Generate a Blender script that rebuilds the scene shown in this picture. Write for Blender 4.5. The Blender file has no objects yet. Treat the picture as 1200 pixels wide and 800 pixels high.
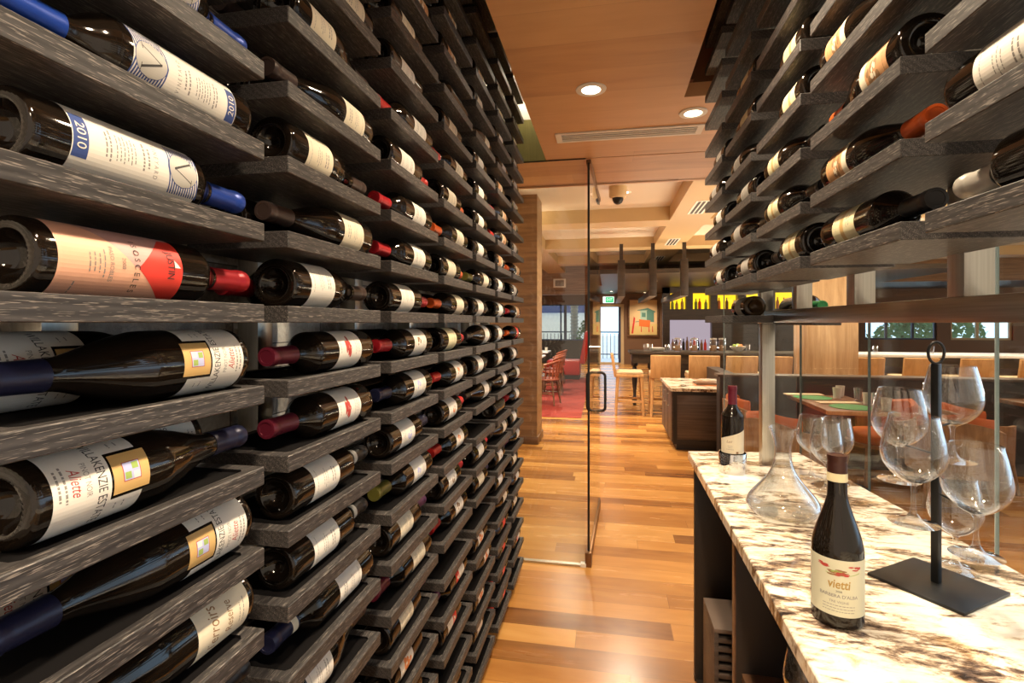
import bpy, bmesh, math, random
from mathutils import Vector, Matrix
random.seed(7)
PI = math.pi
sc = bpy.context.scene
COL = sc.collection
EYE = 1.45

# ------------------------------------------------------------------ nodes
class NT:
    def __init__(s, name):
        m = bpy.data.materials.new(name); m.use_nodes = True
        s.m = m; s.t = m.node_tree; s.t.nodes.clear()
        s.out = s.t.nodes.new('ShaderNodeOutputMaterial')
    def set(s, sock, v):
        if isinstance(v, bpy.types.NodeSocket): s.t.links.new(v, sock)
        elif hasattr(sock.default_value, '__len__') and not hasattr(v, '__len__'): sock.default_value = (v,)*len(sock.default_value)
        elif hasattr(v, '__len__') and len(v) == 3 and len(sock.default_value) == 4: sock.default_value = (*v, 1)
        else: sock.default_value = v
    def n(s, typ, ins=None, **props):
        nd = s.t.nodes.new(typ)
        for k, v in props.items(): setattr(nd, k, v)
        for k, v in (ins or {}).items(): s.set(nd.inputs[k], v)
        return nd
    def math(s, op, a, b=0.0, c=0.0):
        return s.n('ShaderNodeMath', {0: a, 1: b, 2: c}, operation=op).outputs[0]
    def vmath(s, op, a, b):
        return s.n('ShaderNodeVectorMath', {0: a, 1: b}, operation=op).outputs[0]
    def coord(s, which='Object'):
        return s.n('ShaderNodeTexCoord').outputs[which]
    def sep(s, v):
        o = s.n('ShaderNodeSeparateXYZ', {0: v}).outputs; return o[0], o[1], o[2]
    def comb(s, x, y, z):
        return s.n('ShaderNodeCombineXYZ', {0: x, 1: y, 2: z}).outputs[0]
    def noise(s, vec, scale=1.0, detail=3.0, rough=.5, dist=0.0):
        return s.n('ShaderNodeTexNoise', {'Vector': vec, 'Scale': scale, 'Detail': detail, 'Roughness': rough, 'Distortion': dist}).outputs['Fac']
    def white(s, vec):
        return s.n('ShaderNodeTexWhiteNoise', {'Vector': vec}, noise_dimensions='3D').outputs['Value']
    def ramp(s, fac, stops, interp='LINEAR'):
        nd = s.n('ShaderNodeValToRGB', {'Fac': fac}); r = nd.color_ramp; r.interpolation = interp
        while len(r.elements) < len(stops): r.elements.new(.5)
        for e, (p, c) in zip(r.elements, stops):
            e.position = p; e.color = (*c, 1) if len(c) == 3 else c
        return nd.outputs['Color']
    def mix(s, fac, a, b, mode='MIX'):
        nd = s.n('ShaderNodeMix', data_type='RGBA', blend_type=mode)
        s.set(nd.inputs[0], fac); s.set(nd.inputs[6], a); s.set(nd.inputs[7], b)
        return nd.outputs[2]
    def bump(s, h, strength=.3, dist=.002):
        return s.n('ShaderNodeBump', {'Height': h, 'Strength': strength, 'Distance': dist}).outputs[0]
    def pbr(s, **k):
        b = s.n('ShaderNodeBsdfPrincipled')
        for key, v in k.items(): s.set(b.inputs[key.replace('_', ' ')], v)
        s.t.links.new(b.outputs[0], s.out.inputs[0]); return s.m

def plain(name, col, rough=.5, metal=0.0, **k):
    return NT(name).pbr(Base_Color=col, Roughness=rough, Metallic=metal, **k)
def emit(name, col, st):
    t = NT(name); e = t.n('ShaderNodeEmission', {'Color': col, 'Strength': st})
    t.t.links.new(e.outputs[0], t.out.inputs[0]); return t.m
def clear_glass(name, tint=(1, 1, 1), ior=1.45, rough=0.0, k=1.0):
    t = NT(name)
    g = t.n('ShaderNodeNewGeometry').outputs
    dt = t.math('ABSOLUTE', t.n('ShaderNodeVectorMath', {0: g['Normal'], 1: g['Incoming']}, operation='DOT_PRODUCT').outputs['Value'])
    f0 = ((ior-1)/(ior+1))**2
    fr = t.math('MULTIPLY_ADD', t.math('POWER', t.math('SUBTRACT', 1.0, dt), 5.0), 1-f0, f0)
    fr = t.math('MINIMUM', t.math('MULTIPLY', fr, k), 1.0)
    tr = t.n('ShaderNodeBsdfTransparent', {'Color': tint}); gl = t.n('ShaderNodeBsdfGlossy', {'Color': (1, 1, 1), 'Roughness': rough})
    mx = t.n('ShaderNodeMixShader', {0: fr}); t.t.links.new(tr.outputs[0], mx.inputs[1]); t.t.links.new(gl.outputs[0], mx.inputs[2])
    t.t.links.new(mx.outputs[0], t.out.inputs[0]); return t.m

def crystal(name):
    """clear through the middle, refracting glass towards the outline"""
    t = NT(name); g = t.n('ShaderNodeNewGeometry').outputs
    dt = t.math('ABSOLUTE', t.n('ShaderNodeVectorMath', {0: g['Normal'], 1: g['Incoming']}, operation='DOT_PRODUCT').outputs['Value'])
    e = t.math('SUBTRACT', 1.0, dt)
    rim = t.math('MINIMUM', t.math('MULTIPLY', t.math('POWER', e, 3.0), 1.1), 1.0)
    fr = t.math('MINIMUM', t.math('MULTIPLY_ADD', t.math('POWER', e, 3.2), 1.3, .06), 1.0)
    tr = t.n('ShaderNodeBsdfTransparent', {'Color': (.97, .975, .975)}).outputs[0]; gl = t.n('ShaderNodeBsdfGlossy', {'Color': (1, 1, 1), 'Roughness': 0.0}).outputs[0]
    rf = t.n('ShaderNodeBsdfGlass', {'Color': (1, 1, 1), 'Roughness': 0.0, 'IOR': 1.35}).outputs[0]
    m1 = t.n('ShaderNodeMixShader', {0: rim}); t.t.links.new(tr, m1.inputs[1]); t.t.links.new(rf, m1.inputs[2])
    m2 = t.n('ShaderNodeMixShader', {0: fr}); t.t.links.new(m1.outputs[0], m2.inputs[1]); t.t.links.new(gl, m2.inputs[2])
    t.t.links.new(m2.outputs[0], t.out.inputs[0]); return t.m
def planks(name, along, width, length, stops, rough=.3, seam=.5, gscale=22.0, spread=.7):
    """boards running along 'x' or 'y' (world axes; the object sits at the origin)"""
    t = NT(name); x, y, z = t.sep(t.coord())
    a, b = (x, y) if along == 'x' else (y, x)
    rowf = t.math('DIVIDE', b, width); row = t.math('FLOOR', rowf)
    rr = t.white(t.comb(row, 3.3, 0)); xs = t.math('ADD', t.math('DIVIDE', a, length), t.math('MULTIPLY', rr, 9.0))
    pid = t.math('FLOOR', xs); rnd = t.white(t.comb(row, pid, 1.7))
    off = t.math('MULTIPLY', rnd, 40.0)
    g = t.noise(t.comb(t.math('MULTIPLY', a, 1.6), t.math('MULTIPLY', b, gscale), off), 1.0, 6, .6, .6)
    g2 = t.noise(t.comb(t.math('MULTIPLY', a, 2.2), t.math('MULTIPLY', b, 7.0), off), 1.0, 2, .5, 1.0)
    f = t.math('ADD', t.math('MULTIPLY', rnd, spread), t.math('MULTIPLY', g, .45))
    f = t.math('ADD', f, t.math('MULTIPLY', g2, .35)); f = t.math('SUBTRACT', f, .22 + .5*(spread-.5))
    col = t.ramp(f, stops)
    fr = t.math('FRACT', rowf); fx = t.math('FRACT', xs)
    sm = t.math('MAXIMUM', t.math('LESS_THAN', fr, .0025/width), t.math('LESS_THAN', fx, .003/length))
    col = t.mix(t.math('MULTIPLY', sm, seam), col, (.03, .015, .008))
    nb = t.bump(g, .06, .001)
    return t.pbr(Base_Color=col, Roughness=t.math('ADD', rough, t.math('MULTIPLY', g, .12)), Normal=nb)

def solid_wood(name, axis, stops, gs=26.0, rough=.5, pores=None, streak=2.0, rnd_obj=True, ring=0.0):
    """grain along axis 0/1/2 of the object"""
    t = NT(name); p = t.coord()
    if rnd_obj:
        r = t.n('ShaderNodeObjectInfo').outputs['Random']
        p = t.vmath('ADD', p, t.comb(t.math('MULTIPLY', r, 17.0), t.math('MULTIPLY', r, 31.0), t.math('MULTIPLY', r, 23.0)))
    xyz = list(t.sep(p))
    v = [t.math('MULTIPLY', c, streak if i == axis else gs) for i, c in enumerate(xyz)]
    g = t.noise(t.comb(*v), 1.0, 5, .6, .8)
    f = g
    if ring:
        w = t.n('ShaderNodeTexWave', {'Vector': t.comb(*[t.math('MULTIPLY', c, .25 if i == axis else 1.0) for i, c in enumerate(xyz)]), 'Scale': ring, 'Distortion': 3.5, 'Detail': 2.0, 'Detail Scale': 1.2},
                wave_type='RINGS', rings_direction='XYZ'[axis]).outputs['Fac']
        f = t.math('ADD', t.math('MULTIPLY', g, .6), t.math('MULTIPLY', w, .4))
    col = t.ramp(f, stops)
    bmp = g
    if pores:
        v2 = [t.math('MULTIPLY', c, 48.0 if i == axis else 900.0) for i, c in enumerate(xyz)]
        q = t.noise(t.comb(*v2), 1.0, 2, .5, .3)
        q = t.ramp(q, [(.59, (0, 0, 0)), (.645, (1, 1, 1))])
        col = t.mix(t.math('MULTIPLY', q, pores[1]), col, pores[0])
        bmp = t.math('SUBTRACT', g, t.math('MULTIPLY', q, .3))
    return t.pbr(Base_Color=col, Roughness=rough, Normal=t.bump(bmp, .25, .0012))

# ------------------------------------------------------------------ materials
M = {}
M['floor'] = planks('oak_floor', 'x', .135, 1.5, [(0, (.15, .055, .016)), (.3, (.34, .145, .036)), (.6, (.50, .235, .060)), (1, (.70, .40, .13))], .2, .4, 14)
M['ceil'] = planks('cherry_ceiling', 'x', .20, 2.4, [(0, (.34, .165, .07)), (.35, (.54, .29, .135)), (.7, (.66, .39, .19)), (1, (.74, .48, .26))], .32, .15, 16, .42)
M['slotwood'] = planks('slot_wood', 'x', .2, 2.4, [(0, (.06, .02, .01)), (.5, (.15, .06, .025)), (1, (.22, .1, .045))], .3, .2, 16, .4)
M['panelwood'] = solid_wood('panel_wood', 0, [(.25, (.13, .065, .03)), (.5, (.26, .145, .07)), (.8, (.38, .23, .12))], 20, .4, None, 1.2, False)
M['rack'] = solid_wood('cerused_oak', 1, [(.2, (.017, .0155, .016)), (.5, (.030, .0275, .028)), (.8, (.054, .049, .049))], 150, .5, ((.30, .265, .235), .62), 5.0, True, 40)
M['oakslot'] = plain('dark_tray_lining', (.006, .0055, .006), .95, 0, Specular_IOR_Level=.08)  # near-black colour for the walls and floor of the tray recess
M['cab'] = solid_wood('espresso_cabinet', 0, [(.3, (.05, .035, .028)), (.7, (.13, .095, .078))], 40, .45, None, 1.5, False)
M['greenpanel'] = solid_wood('olive_panel', 2, [(.3, (.16, .15, .045)), (.7, (.27, .25, .09))], 18, .4, None, 1.5, False)
M['boxbrown'] = plain('box_lid', (.17, .125, .10), .6)
M['dark'] = plain('espresso_dark', (.018, .013, .011), .45)
M['steel'] = None
t = NT('brushed_steel'); x, y, z = t.sep(t.coord())
g = t.noise(t.comb(t.math('MULTIPLY', x, 300), t.math('MULTIPLY', y, 300), t.math('MULTIPLY', z, 6)), 1, 2)
M['steel'] = t.pbr(Base_Color=t.ramp(g, [(.3, (.48, .46, .41)), (.7, (.56, .54, .49))]), Metallic=1.0, Roughness=.32)
t = NT('brushed_beam'); x, y, z = t.sep(t.coord())
g = t.noise(t.comb(t.math('MULTIPLY', x, 6), t.math('MULTIPLY', y, 6), t.math('MULTIPLY', z, 300)), 1, 2)
M['beamsteel'] = t.pbr(Base_Color=t.ramp(g, [(.3, (.40, .37, .34)), (.7, (.52, .49, .46))]), Metallic=1.0, Roughness=.28)
M['chrome'] = plain('polished_silver', (.85, .85, .83), .06, 1.0)
M['bronze'] = plain('bronze', (.22, .12, .055), .4, .8)
M['darkmetal'] = plain('dark_metal', (.05, .045, .04), .35, .8)
M['black'] = plain('black_iron', (.012, .012, .012), .4, .3)
M['blackedge'] = plain('black_gasket', (.006, .006, .006), .4)
M['whitetrim'] = plain('white_trim', (.8, .78, .72), .4)
M['cream'] = plain('cream_paint', (.62, .47, .27), .45)
M['coffer'] = plain('coffer_panel', (.70, .62, .52), .22)
M['beampaint'] = plain('beam_paint', (.52, .36, .18), .4)
t = NT('stacked_stone'); x, y, z = t.sep(t.coord())
rz = t.math('DIVIDE', z, .052); row = t.math('FLOOR', rz); rr = t.white(t.comb(row, 1, 2)); ys = t.math('ADD', t.math('DIVIDE', y, .31), t.math('MULTIPLY', rr, 5)); pid = t.math('FLOOR', ys)
rnd = t.white(t.comb(row, pid, 4.4)); big = t.noise(t.comb(x, y, z), 45, 6, .65, .5)
hh = t.math('ADD', t.math('MULTIPLY', big, .6), t.math('MULTIPLY', rnd, .5))
seam = t.math('MAXIMUM', t.math('LESS_THAN', t.math('FRACT', rz), .05), t.math('LESS_THAN', t.math('FRACT', ys), .012))
col = t.mix(t.math('MULTIPLY', seam, .8), t.ramp(t.math('ADD', t.math('MULTIPLY', big, .7), t.math('MULTIPLY', rnd, .3)), [(.3, (.34, .31, .28)), (.5, (.62, .58, .52)), (.7, (.88, .86, .80))]), (.05, .045, .04))
M['stone'] = t.pbr(Base_Color=col, Roughness=.35, Metallic=.25, Normal=t.bump(t.math('SUBTRACT', hh, seam), .9, .012))
# granite: cream ground with brown and charcoal drifts, all drawn out along one direction
t = NT('granite'); p = t.coord()
mp = t.n('ShaderNodeMapping', {'Vector': p, 'Rotation': (0, 0, math.radians(38)), 'Scale': (1.0, 2.6, 1.0)}).outputs[0]
big = t.noise(mp, 2.6, 4, .6, 1.4); mid = t.noise(mp, 9, 8, .68, 1.4); fine = t.noise(mp, 34, 6, .7, .8)
f = t.math('ADD', t.math('ADD', t.math('MULTIPLY', big, .62), t.math('MULTIPLY', mid, .46)), t.math('MULTIPLY', fine, .26))
col = t.ramp(f, [(.535, (.030, .022, .020)), (.585, (.12, .085, .068)), (.622, (.36, .27, .19)), (.655, (.70, .62, .49)), (.70, (.84, .80, .70)), (.85, (.88, .85, .78))])
rust = t.ramp(t.noise(mp, 5, 7, .68, 1.6), [(.53, (0, 0, 0)), (.66, (1, 1, 1))])
col = t.mix(t.math('MULTIPLY', rust, .7), col, (.55, .34, .12), 'MULTIPLY')
M['granite'] = t.pbr(Base_Color=col, Roughness=.08)
M['glass'] = clear_glass('pane_glass', (.94, .975, .96), 1.45, 0, .9)
M['sideglass'] = clear_glass('side_glass', (.96, .985, .975), 1.45, 0, .9)
M['wglass'] = crystal('crystal')
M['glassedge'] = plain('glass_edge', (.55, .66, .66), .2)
M['dimedge'] = plain('dim_glass_edge', (.16, .20, .19), .2)  # darker copy of the glass edge, its brightness put into the colour
M['paper'] = plain('cream_paper', (.76, .68, .52), .6)
M['paperw'] = plain('white_paper', (.80, .76, .69), .6)
M['papert'] = plain('tan_paper', (.58, .30, .13), .6)
M['paperg'] = plain('grey_paper', (.45, .42, .38), .6)
M['paperp'] = plain('peach_paper', (.86, .46, .31), .5)
M['paperv'] = plain('mauve_paper', (.62, .36, .33), .5)
M['paperr'] = plain('vermilion_paper', (.75, .045, .03), .45)
M['paperpale'] = plain('pale_label', (.66, .64, .48), .6)
M['papery'] = plain('yellowish_paper', (.78, .70, .44), .6)
M['gold'] = plain('gold_paper', (.62, .40, .15), .45)
M['ink'] = plain('ink', (.03, .028, .028), .6)
M['inkg'] = plain('grey_ink', (.26, .24, .22), .6)
M['inkr'] = plain('red_ink', (.45, .05, .04), .6)
M['inko'] = plain('orange_ink', (.75, .25, .08), .6)
M['inkb'] = plain('blue_ink', (.035, .07, .25), .6)
M['inkn'] = plain('brown_ink', (.28, .15, .06), .6)
M['inkgo'] = plain('gold_ink', (.42, .26, .06), .5)
M['lilac'] = plain('lilac_ink', (.45, .48, .75), .6)
M['green_ink'] = plain('green_ink', (.30, .42, .10), .6)
M['silver'] = plain('silver_foil', (.50, .48, .44), .5, .1)
t = NT('bottle_glass')
gl = t.noise(t.coord(), 900, 2, .5)
M['bottle'] = t.pbr(Base_Color=(.009, .006, .004), Roughness=.07, IOR=1.52)
M['bottlebrown'] = plain('amber_bottle_glass', (.05, .026, .010), .06, 0)
def cap_mat(n, c, r=.35): M[n] = plain('capsule_'+n, c, r, .25)
for nm, c in dict(c_blue=(.01, .05, .33), c_red=(.42, .012, .022), c_wine=(.13, .012, .028), c_brown=(.055, .035, .03), c_navy=(.014, .016, .05), c_black=(.012, .011, .012), c_bright=(.55, .02, .018),
                  c_orange=(.62, .10, .015), c_silver=(.50, .47, .42), c_green=(.02, .2, .06), c_olive=(.16, .15, .03), c_purple=(.10, .02, .09), c_choc=(.05, .016, .012)).items(): cap_mat(nm, c)
M['orangefab'] = plain('orange_upholstery', (.46, .10, .017), .7)
M['redfab'] = plain('red_leather', (.45, .02, .015), .4)
M['redwood'] = plain('red_stained_wood', (.24, .05, .02), .4)
M['lightwood'] = solid_wood('light_maple', 2, [(.3, (.42, .23, .09)), (.7, (.60, .36, .16))], 18, .45, None, 2, True)
M['pillar'] = solid_wood('pillar_maple', 2, [(.3, (.40, .24, .12)), (.7, (.66, .46, .27))], 14, .5, None, 1.2, False)
M['walnut'] = solid_wood('walnut', 0, [(.3, (.09, .04, .02)), (.7, (.20, .10, .05))], 20, .4, None, 2, True)
M['seatpad'] = plain('cream_seat', (.62, .48, .30), .6)
M['whitecloth'] = plain('white_top', (.75, .77, .82), .3)  # white dining tabletops, also the window reflection painted on the bar
M['greenmat'] = plain('green_placemat', (.03, .25, .08), .6)
M['napkin'] = plain('linen', (.66, .55, .38), .7)
M['ceramic'] = plain('ceramic', (.62, .60, .55), .3)
t = NT('red_rug'); x, y, z = t.sep(t.coord())
g = t.noise(t.comb(t.math('MULTIPLY', x, 3), t.math('MULTIPLY', y, 40), 0), 1, 3)
M['rug'] = t.pbr(Base_Color=t.ramp(g, [(.3, (.16, .012, .01)), (.7, (.36, .035, .022))]), Roughness=.9)
M['backwall'] = plain('brown_wall', (.17, .09, .05), .5)
M['bardark'] = solid_wood('bar_dark', 0, [(.3, (.02, .013, .009)), (.7, (.05, .034, .024))], 20, .4, None, 2, False)
M['banquette'] = plain('charcoal_panel', (.035, .03, .03), .5)
M['niche'] = emit('lit_niche', (1.0, .62, .02), 1.6)
M['lens'] = emit('lamp_lens', (1.0, .86, .62), 14)
M['exitgreen'] = emit('exit_green', (.03, .75, .22), 1.0)
M['exitwhite'] = emit('exit_white', (.9, 1, .92), 1.5)
M['backlit'] = emit('bar_glow', (.75, .62, .72), .6)
M['navyframe'] = plain('dark_frame', (.03, .05, .12), .4)
M['ext_white'] = plain('pale_terrace', (.88, .90, .92), .8)
M['ext_wall'] = plain('pale_building', (.90, .93, .96), .8)
M['bark'] = plain('palm_bark', (.25, .24, .22), .9)
M['leaf'] = plain('leaves', (.06, .16, .05), .7)
M['rail'] = plain('railing', (.05, .08, .13), .5)
M['sky_paint'] = plain('painted_sky', (.72, .50, .26), .6)
M['sand_paint'] = plain('painted_sand', (.70, .52, .20), .6)
M['teal_paint'] = plain('painted_teal', (.08, .20, .16), .6)
M['teal2_paint'] = plain('painted_pale_teal', (.35, .48, .38), .6)
M['or_paint'] = plain('painted_orange', (.70, .16, .03), .6)
M['red_paint'] = plain('painted_red', (.60, .02, .015), .6)

# ------------------------------------------------------------------ mesh builder
class MB:
    def __init__(s): s.v = []; s.f = []; s.mi = []; s.mats = []
    def m(s, mat):
        mm = M[mat]
        if mm not in s.mats: s.mats.append(mm)
        return s.mats.index(mm)
    def add(s, vs, fs, mat):
        b = len(s.v); i = s.m(mat)
        s.v += [tuple(p) for p in vs]; s.f += [tuple(b+k for k in f) for f in fs]; s.mi += [i]*len(fs); return s
    def box(s, x0, x1, y0, y1, z0, z1, mat, bev=0.0, M4=None):
        bm = bmesh.new(); bmesh.ops.create_cube(bm, size=1)
        for v in bm.verts: v.co = Vector(((x0+x1)/2+v.co.x*(x1-x0), (y0+y1)/2+v.co.y*(y1-y0), (z0+z1)/2+v.co.z*(z1-z0)))
        if bev: bmesh.ops.bevel(bm, geom=bm.edges[:], offset=bev, segments=2, profile=.5, affect='EDGES')
        bm.verts.index_update(); vs = [v.co.copy() for v in bm.verts]; fs = [[v.index for v in f.verts] for f in bm.faces]; bm.free()
        if M4 is not None: vs = [M4 @ v for v in vs]
        return s.add(vs, fs, mat)
    def prism(s, poly, z0, z1, mat, M4=None):
        n = len(poly); vs = [Vector((x, y, z0)) for x, y in poly]+[Vector((x, y, z1)) for x, y in poly]
        fs = [tuple(range(n-1, -1, -1)), tuple(range(n, 2*n))]+[(i, (i+1) % n, n+(i+1) % n, n+i) for i in range(n)]
        if M4 is not None: vs = [M4 @ v for v in vs]
        return s.add(vs, fs, mat)
    def lathe(s, prof, seg, mat, c=(0, 0, 0), a0=0.0, a1=2*PI, mod=None):
        full = abs(a1-a0-2*PI) < 1e-6; cols = seg if full else seg+1; vs = []; fs = []; rows = []
        for j, (r, z) in enumerate(prof):
            if r < 1e-7: rows.append([len(vs)]*cols); vs.append((c[0], c[1], c[2]+z)); continue
            row = []
            for i in range(cols):
                a = a0+(a1-a0)*i/seg; rr, zz = (r, z) if mod is None else mod(j, i, r, z)
                row.append(len(vs)); vs.append((c[0]+rr*math.cos(a), c[1]+rr*math.sin(a), c[2]+zz))
            rows.append(row)
        for j in range(len(prof)-1):
            for i in range(seg):
                k = (i+1) % cols
                q = [rows[j][i], rows[j][k], rows[j+1][k], rows[j+1][i]]
                q = [q[n] for n in range(4) if q[n] != q[n-1]]
                if len(q) > 2: fs.append(q)
        return s.add(vs, fs, mat)
    def tube(s, pts, r, mat, seg=10, closed=False, rad=None):
        pts = [Vector(p) for p in pts]; n = len(pts); vs = []; fs = []
        up = None
        for i, p in enumerate(pts):
            if closed: d = pts[(i+1) % n]-pts[i-1]
            else: d = pts[min(i+1, n-1)]-pts[max(i-1, 0)]
            d.normalize()
            if up is None: up = Vector((0, 0, 1)) if abs(d.z) < .9 else Vector((1, 0, 0))
            u = (up-d*up.dot(d)).normalized(); w = d.cross(u); up = u
            rr = rad[i] if rad else r
            for k in range(seg):
                a = 2*PI*k/seg; vs.append(p+u*(rr*math.cos(a))+w*(rr*math.sin(a)))
        for i in range(n if closed else n-1):
            for k in range(seg):
                a = i*seg+k; b = i*seg+(k+1) % seg; j = (i+1) % n
                fs.append((a, b, j*seg+(k+1) % seg, j*seg+k))
        if not closed: fs += [tuple(range(seg-1, -1, -1)), tuple(range((n-1)*seg, n*seg))]
        return s.add(vs, fs, mat)
    def mesh(s, name, smooth=35):
        me = bpy.data.meshes.new(name); me.from_pydata(s.v, [], s.f)
        for m in s.mats: me.materials.append(m)
        me.polygons.foreach_set('material_index', s.mi)
        if smooth:
            me.shade_smooth(); me.set_sharp_from_angle(angle=math.radians(smooth))
        me.update(); return me

def link(name, me, parent=None, mat=None):
    o = bpy.data.objects.new(name, me); COL.objects.link(o)
    if mat is not None: o.matrix_world = mat
    if parent is not None: o.parent = parent
    return o
def tag(o, label, cat, group=None, kind=None):
    o['label'] = label; o['category'] = cat
    if group: o['group'] = group
    if kind: o['kind'] = kind
    return o
def thing(name, label, cat, loc=(0, 0, 0), rz=0.0, group=None):
    o = bpy.data.objects.new(name, None); COL.objects.link(o); o.location = loc; o.rotation_euler = (0, 0, rz); o.empty_display_size = .05
    return tag(o, label, cat, group)
def struct(name, mb, smooth=35):
    o = link(name, mb.mesh(name, smooth)); o['kind'] = 'structure'; return o
def tree(o):
    """copy of a thing with copies of its parts and sub-parts"""
    def rec(a, par):
        b = a.copy(); COL.objects.link(b); b.parent = par
        for ch in a.children: rec(ch, b)
        return b
    return rec(o, None)

# ------------------------------------------------------------------ wine bottles
def prof_smooth(pts, n=5):
    """Catmull-Rom through (r,z) points"""
    out = []
    for i in range(len(pts)-1):
        p0, p1, p2, p3 = (Vector(pts[max(0, min(len(pts)-1, k))]) for k in (i-1, i, i+1, i+2))
        for j in range(n):
            t = j/n; out.append(tuple(.5*((2*p1)+(p2-p0)*t+(2*p0-5*p1+4*p2-p3)*t*t+(3*p1-p0-3*p2+p3)*t*t*t)))
    out.append(tuple(pts[-1])); return out
KIND = {
    'bord': dict(R=.0380, L=.302, body=[(.0380, .010), (.0380, .100), (.0380, .188), (.0366, .199), (.0310, .210), (.0225, .221), (.0165, .232), (.0148, .246), (.0142, .285)], cap=.236),
    'burg': dict(R=.0415, L=.302, body=[(.0415, .010), (.0415, .080), (.0413, .138), (.0385, .158), (.0330, .180), (.0255, .203), (.0190, .224), (.0160, .243), (.0148, .285)], cap=.240),
    'stand': dict(R=.0415, L=.296, body=[(.0415, .010), (.0415, .080), (.0412, .128), (.0390, .146), (.0335, .166), (.0255, .190), (.0185, .213), (.0158, .232), (.0150, .282)], cap=.246),
}
_mesh = {}
def bottle_body(kind, mat='bottle'):
    key = ('body', kind, mat)
    if key in _mesh: return _mesh[key]
    K = KIND[kind]; R = K['R']
    base = [(0, .022), (.008, .0205), (.0155, .016), (.021, .009), (.0245, .003), (.0265, .0012), (.0300, .0002), (R-.0045, .0004), (R-.0015, .003), (R-.0003, .0065)]
    top = [(.0142, .287), (.0152, .289), (.0152, .296), (.0145, K['L']-.0005), (.0100, K['L']), (0, K['L'])]
    prof = base + prof_smooth(K['body'], 4) + top
    def mod(j, i, r, z):      # knurled bearing ring round the base
        if j in (6, 7) and i % 2: return r, z+.0017
        return r, z
    b = MB(); b.lathe(prof, 72, mat, mod=mod)
    _mesh[key] = b.mesh('bottle_body_'+kind, 50); return _mesh[key]
def capsule(kind, cm, band=None):
    key = ('cap', kind, cm, band)
    if key in _mesh: return _mesh[key]
    K = KIND[kind]; z0 = K['cap']; L = K['L']
    bp = prof_smooth(K['body'], 8); e = .0007
    pts = [(r+e, z) for r, z in bp if z > z0 and z < .283]
    r0 = pts[0][0]
    pts = [(r0-.0012, pts[0][1]-.0004)]+pts+[(.0149, .286), (.0160, .2885), (.0161, .297), (.0154, L+.0008), (.0110, L+.0012), (.0106, L+.0002), (0, L+.0002)]
    b = MB(); b.lathe(pts, 36, cm)
    if band:
        bz = [(r+.0004, z) for r, z in pts if z0+.004 < z < z0+.024]
        b.lathe(bz, 36, band)
    _mesh[key] = b.mesh('capsule', 40); return _mesh[key]

_txt = {}
def text_geo(s, shear=0.0, off=0.0):
    key = (s, shear, off)
    if key not in _txt:
        cu = bpy.data.curves.new('t', 'FONT'); cu.body = s; cu.size = 1; cu.align_x = 'CENTER'; cu.align_y = 'CENTER'; cu.shear = shear; cu.resolution_u = 3; cu.offset = off
        o = bpy.data.objects.new('t', cu); COL.objects.link(o); bpy.context.view_layer.update()
        me = bpy.data.meshes.new_from_object(o.evaluated_get(bpy.context.evaluated_depsgraph_get()))
        _txt[key] = ([tuple(v.co) for v in me.vertices], [tuple(p.vertices) for p in me.polygons])
        bpy.data.objects.remove(o); bpy.data.curves.remove(cu); bpy.data.meshes.remove(me)
    return _txt[key]

class Label(MB):
    """paper wrapped round a bottle: u runs round the girth, v up the bottle"""
    def __init__(s, R): super().__init__(); s.R = R
    def w(s, u, v, l):
        a = u/s.R; r = s.R+.00025+l*.00012; return (r*math.cos(a), r*math.sin(a), v)
    def cols(s, u0, u1, lo, hi, mat, l=0, n=None):
        n = n or max(2, int(abs(u1-u0)/.004)+1); vs = []; fs = []
        for i in range(n+1):
            u = u0+(u1-u0)*i/n; vs += [s.w(u, lo(u), l), s.w(u, hi(u), l)]
        fs = [(2*i, 2*i+2, 2*i+3, 2*i+1) for i in range(n)]
        return s.add(vs, fs, mat)
    def rect(s, u0, u1, v0, v1, mat, l=0): return s.cols(u0, u1, lambda u: v0, lambda u: v1, mat, l)
    def stroke(s, u0, v0, u1, v1, wd, mat, l=1, n=10):
        vs = []
        for i in range(n+1):
            u = u0+(u1-u0)*i/n; v = v0+(v1-v0)*i/n; vs += [s.w(u-wd/2, v, l), s.w(u+wd/2, v, l)]
        return s.add(vs, [(2*i, 2*i+1, 2*i+3, 2*i+2) for i in range(n)], mat)
    def disc(s, uc, vc, r, mat, l=1, ry=None):
        ry = ry or r; f = lambda u: ry*math.sqrt(max(0, 1-((u-uc)/r)**2))
        return s.cols(uc-r, uc+r, lambda u: vc-f(u), lambda u: vc+f(u), mat, l, 16)
    def text(s, txt, uc, vc, size, mat, l=1, width=None, shear=0.0, off=0.0, arc=0.0):
        vs, fs = text_geo(txt, shear, off); k = size
        kx = size
        if width:
            w0 = max(v[0] for v in vs)-min(v[0] for v in vs); kx = width/w0
        return s.add([s.w(uc+x*kx, vc+y*k-arc*(x*kx)**2, l) for x, y, _ in vs], fs, mat)
    def lines(s, uc, v_top, n, pitch, wid, mat='inkg', th=.0009, l=1, seed=1):
        rd = random.Random(seed)
        for i in range(n):
            w = wid*rd.uniform(.55, 1); u = uc-w/2; v = v_top-i*pitch
            while u < uc+w/2-.001:
                q = rd.uniform(.002, .006); s.rect(u, min(u+q, uc+w/2), v, v+th, mat, l); u += q+.0012
    def shards(s, uc, vc, ru, rv, mat, n=9, seed=3, l=1):
        rd = random.Random(seed)
        for i in range(n):
            a = rd.uniform(0, 6.28); q = math.sqrt(rd.random()); u = uc+ru*q*math.cos(a); v = vc+rv*q*math.sin(a)
            h = rd.uniform(.25, .5)
            s.disc(u, v, ru*h, mat, l, rv*h*rd.uniform(.5, 1))

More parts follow.
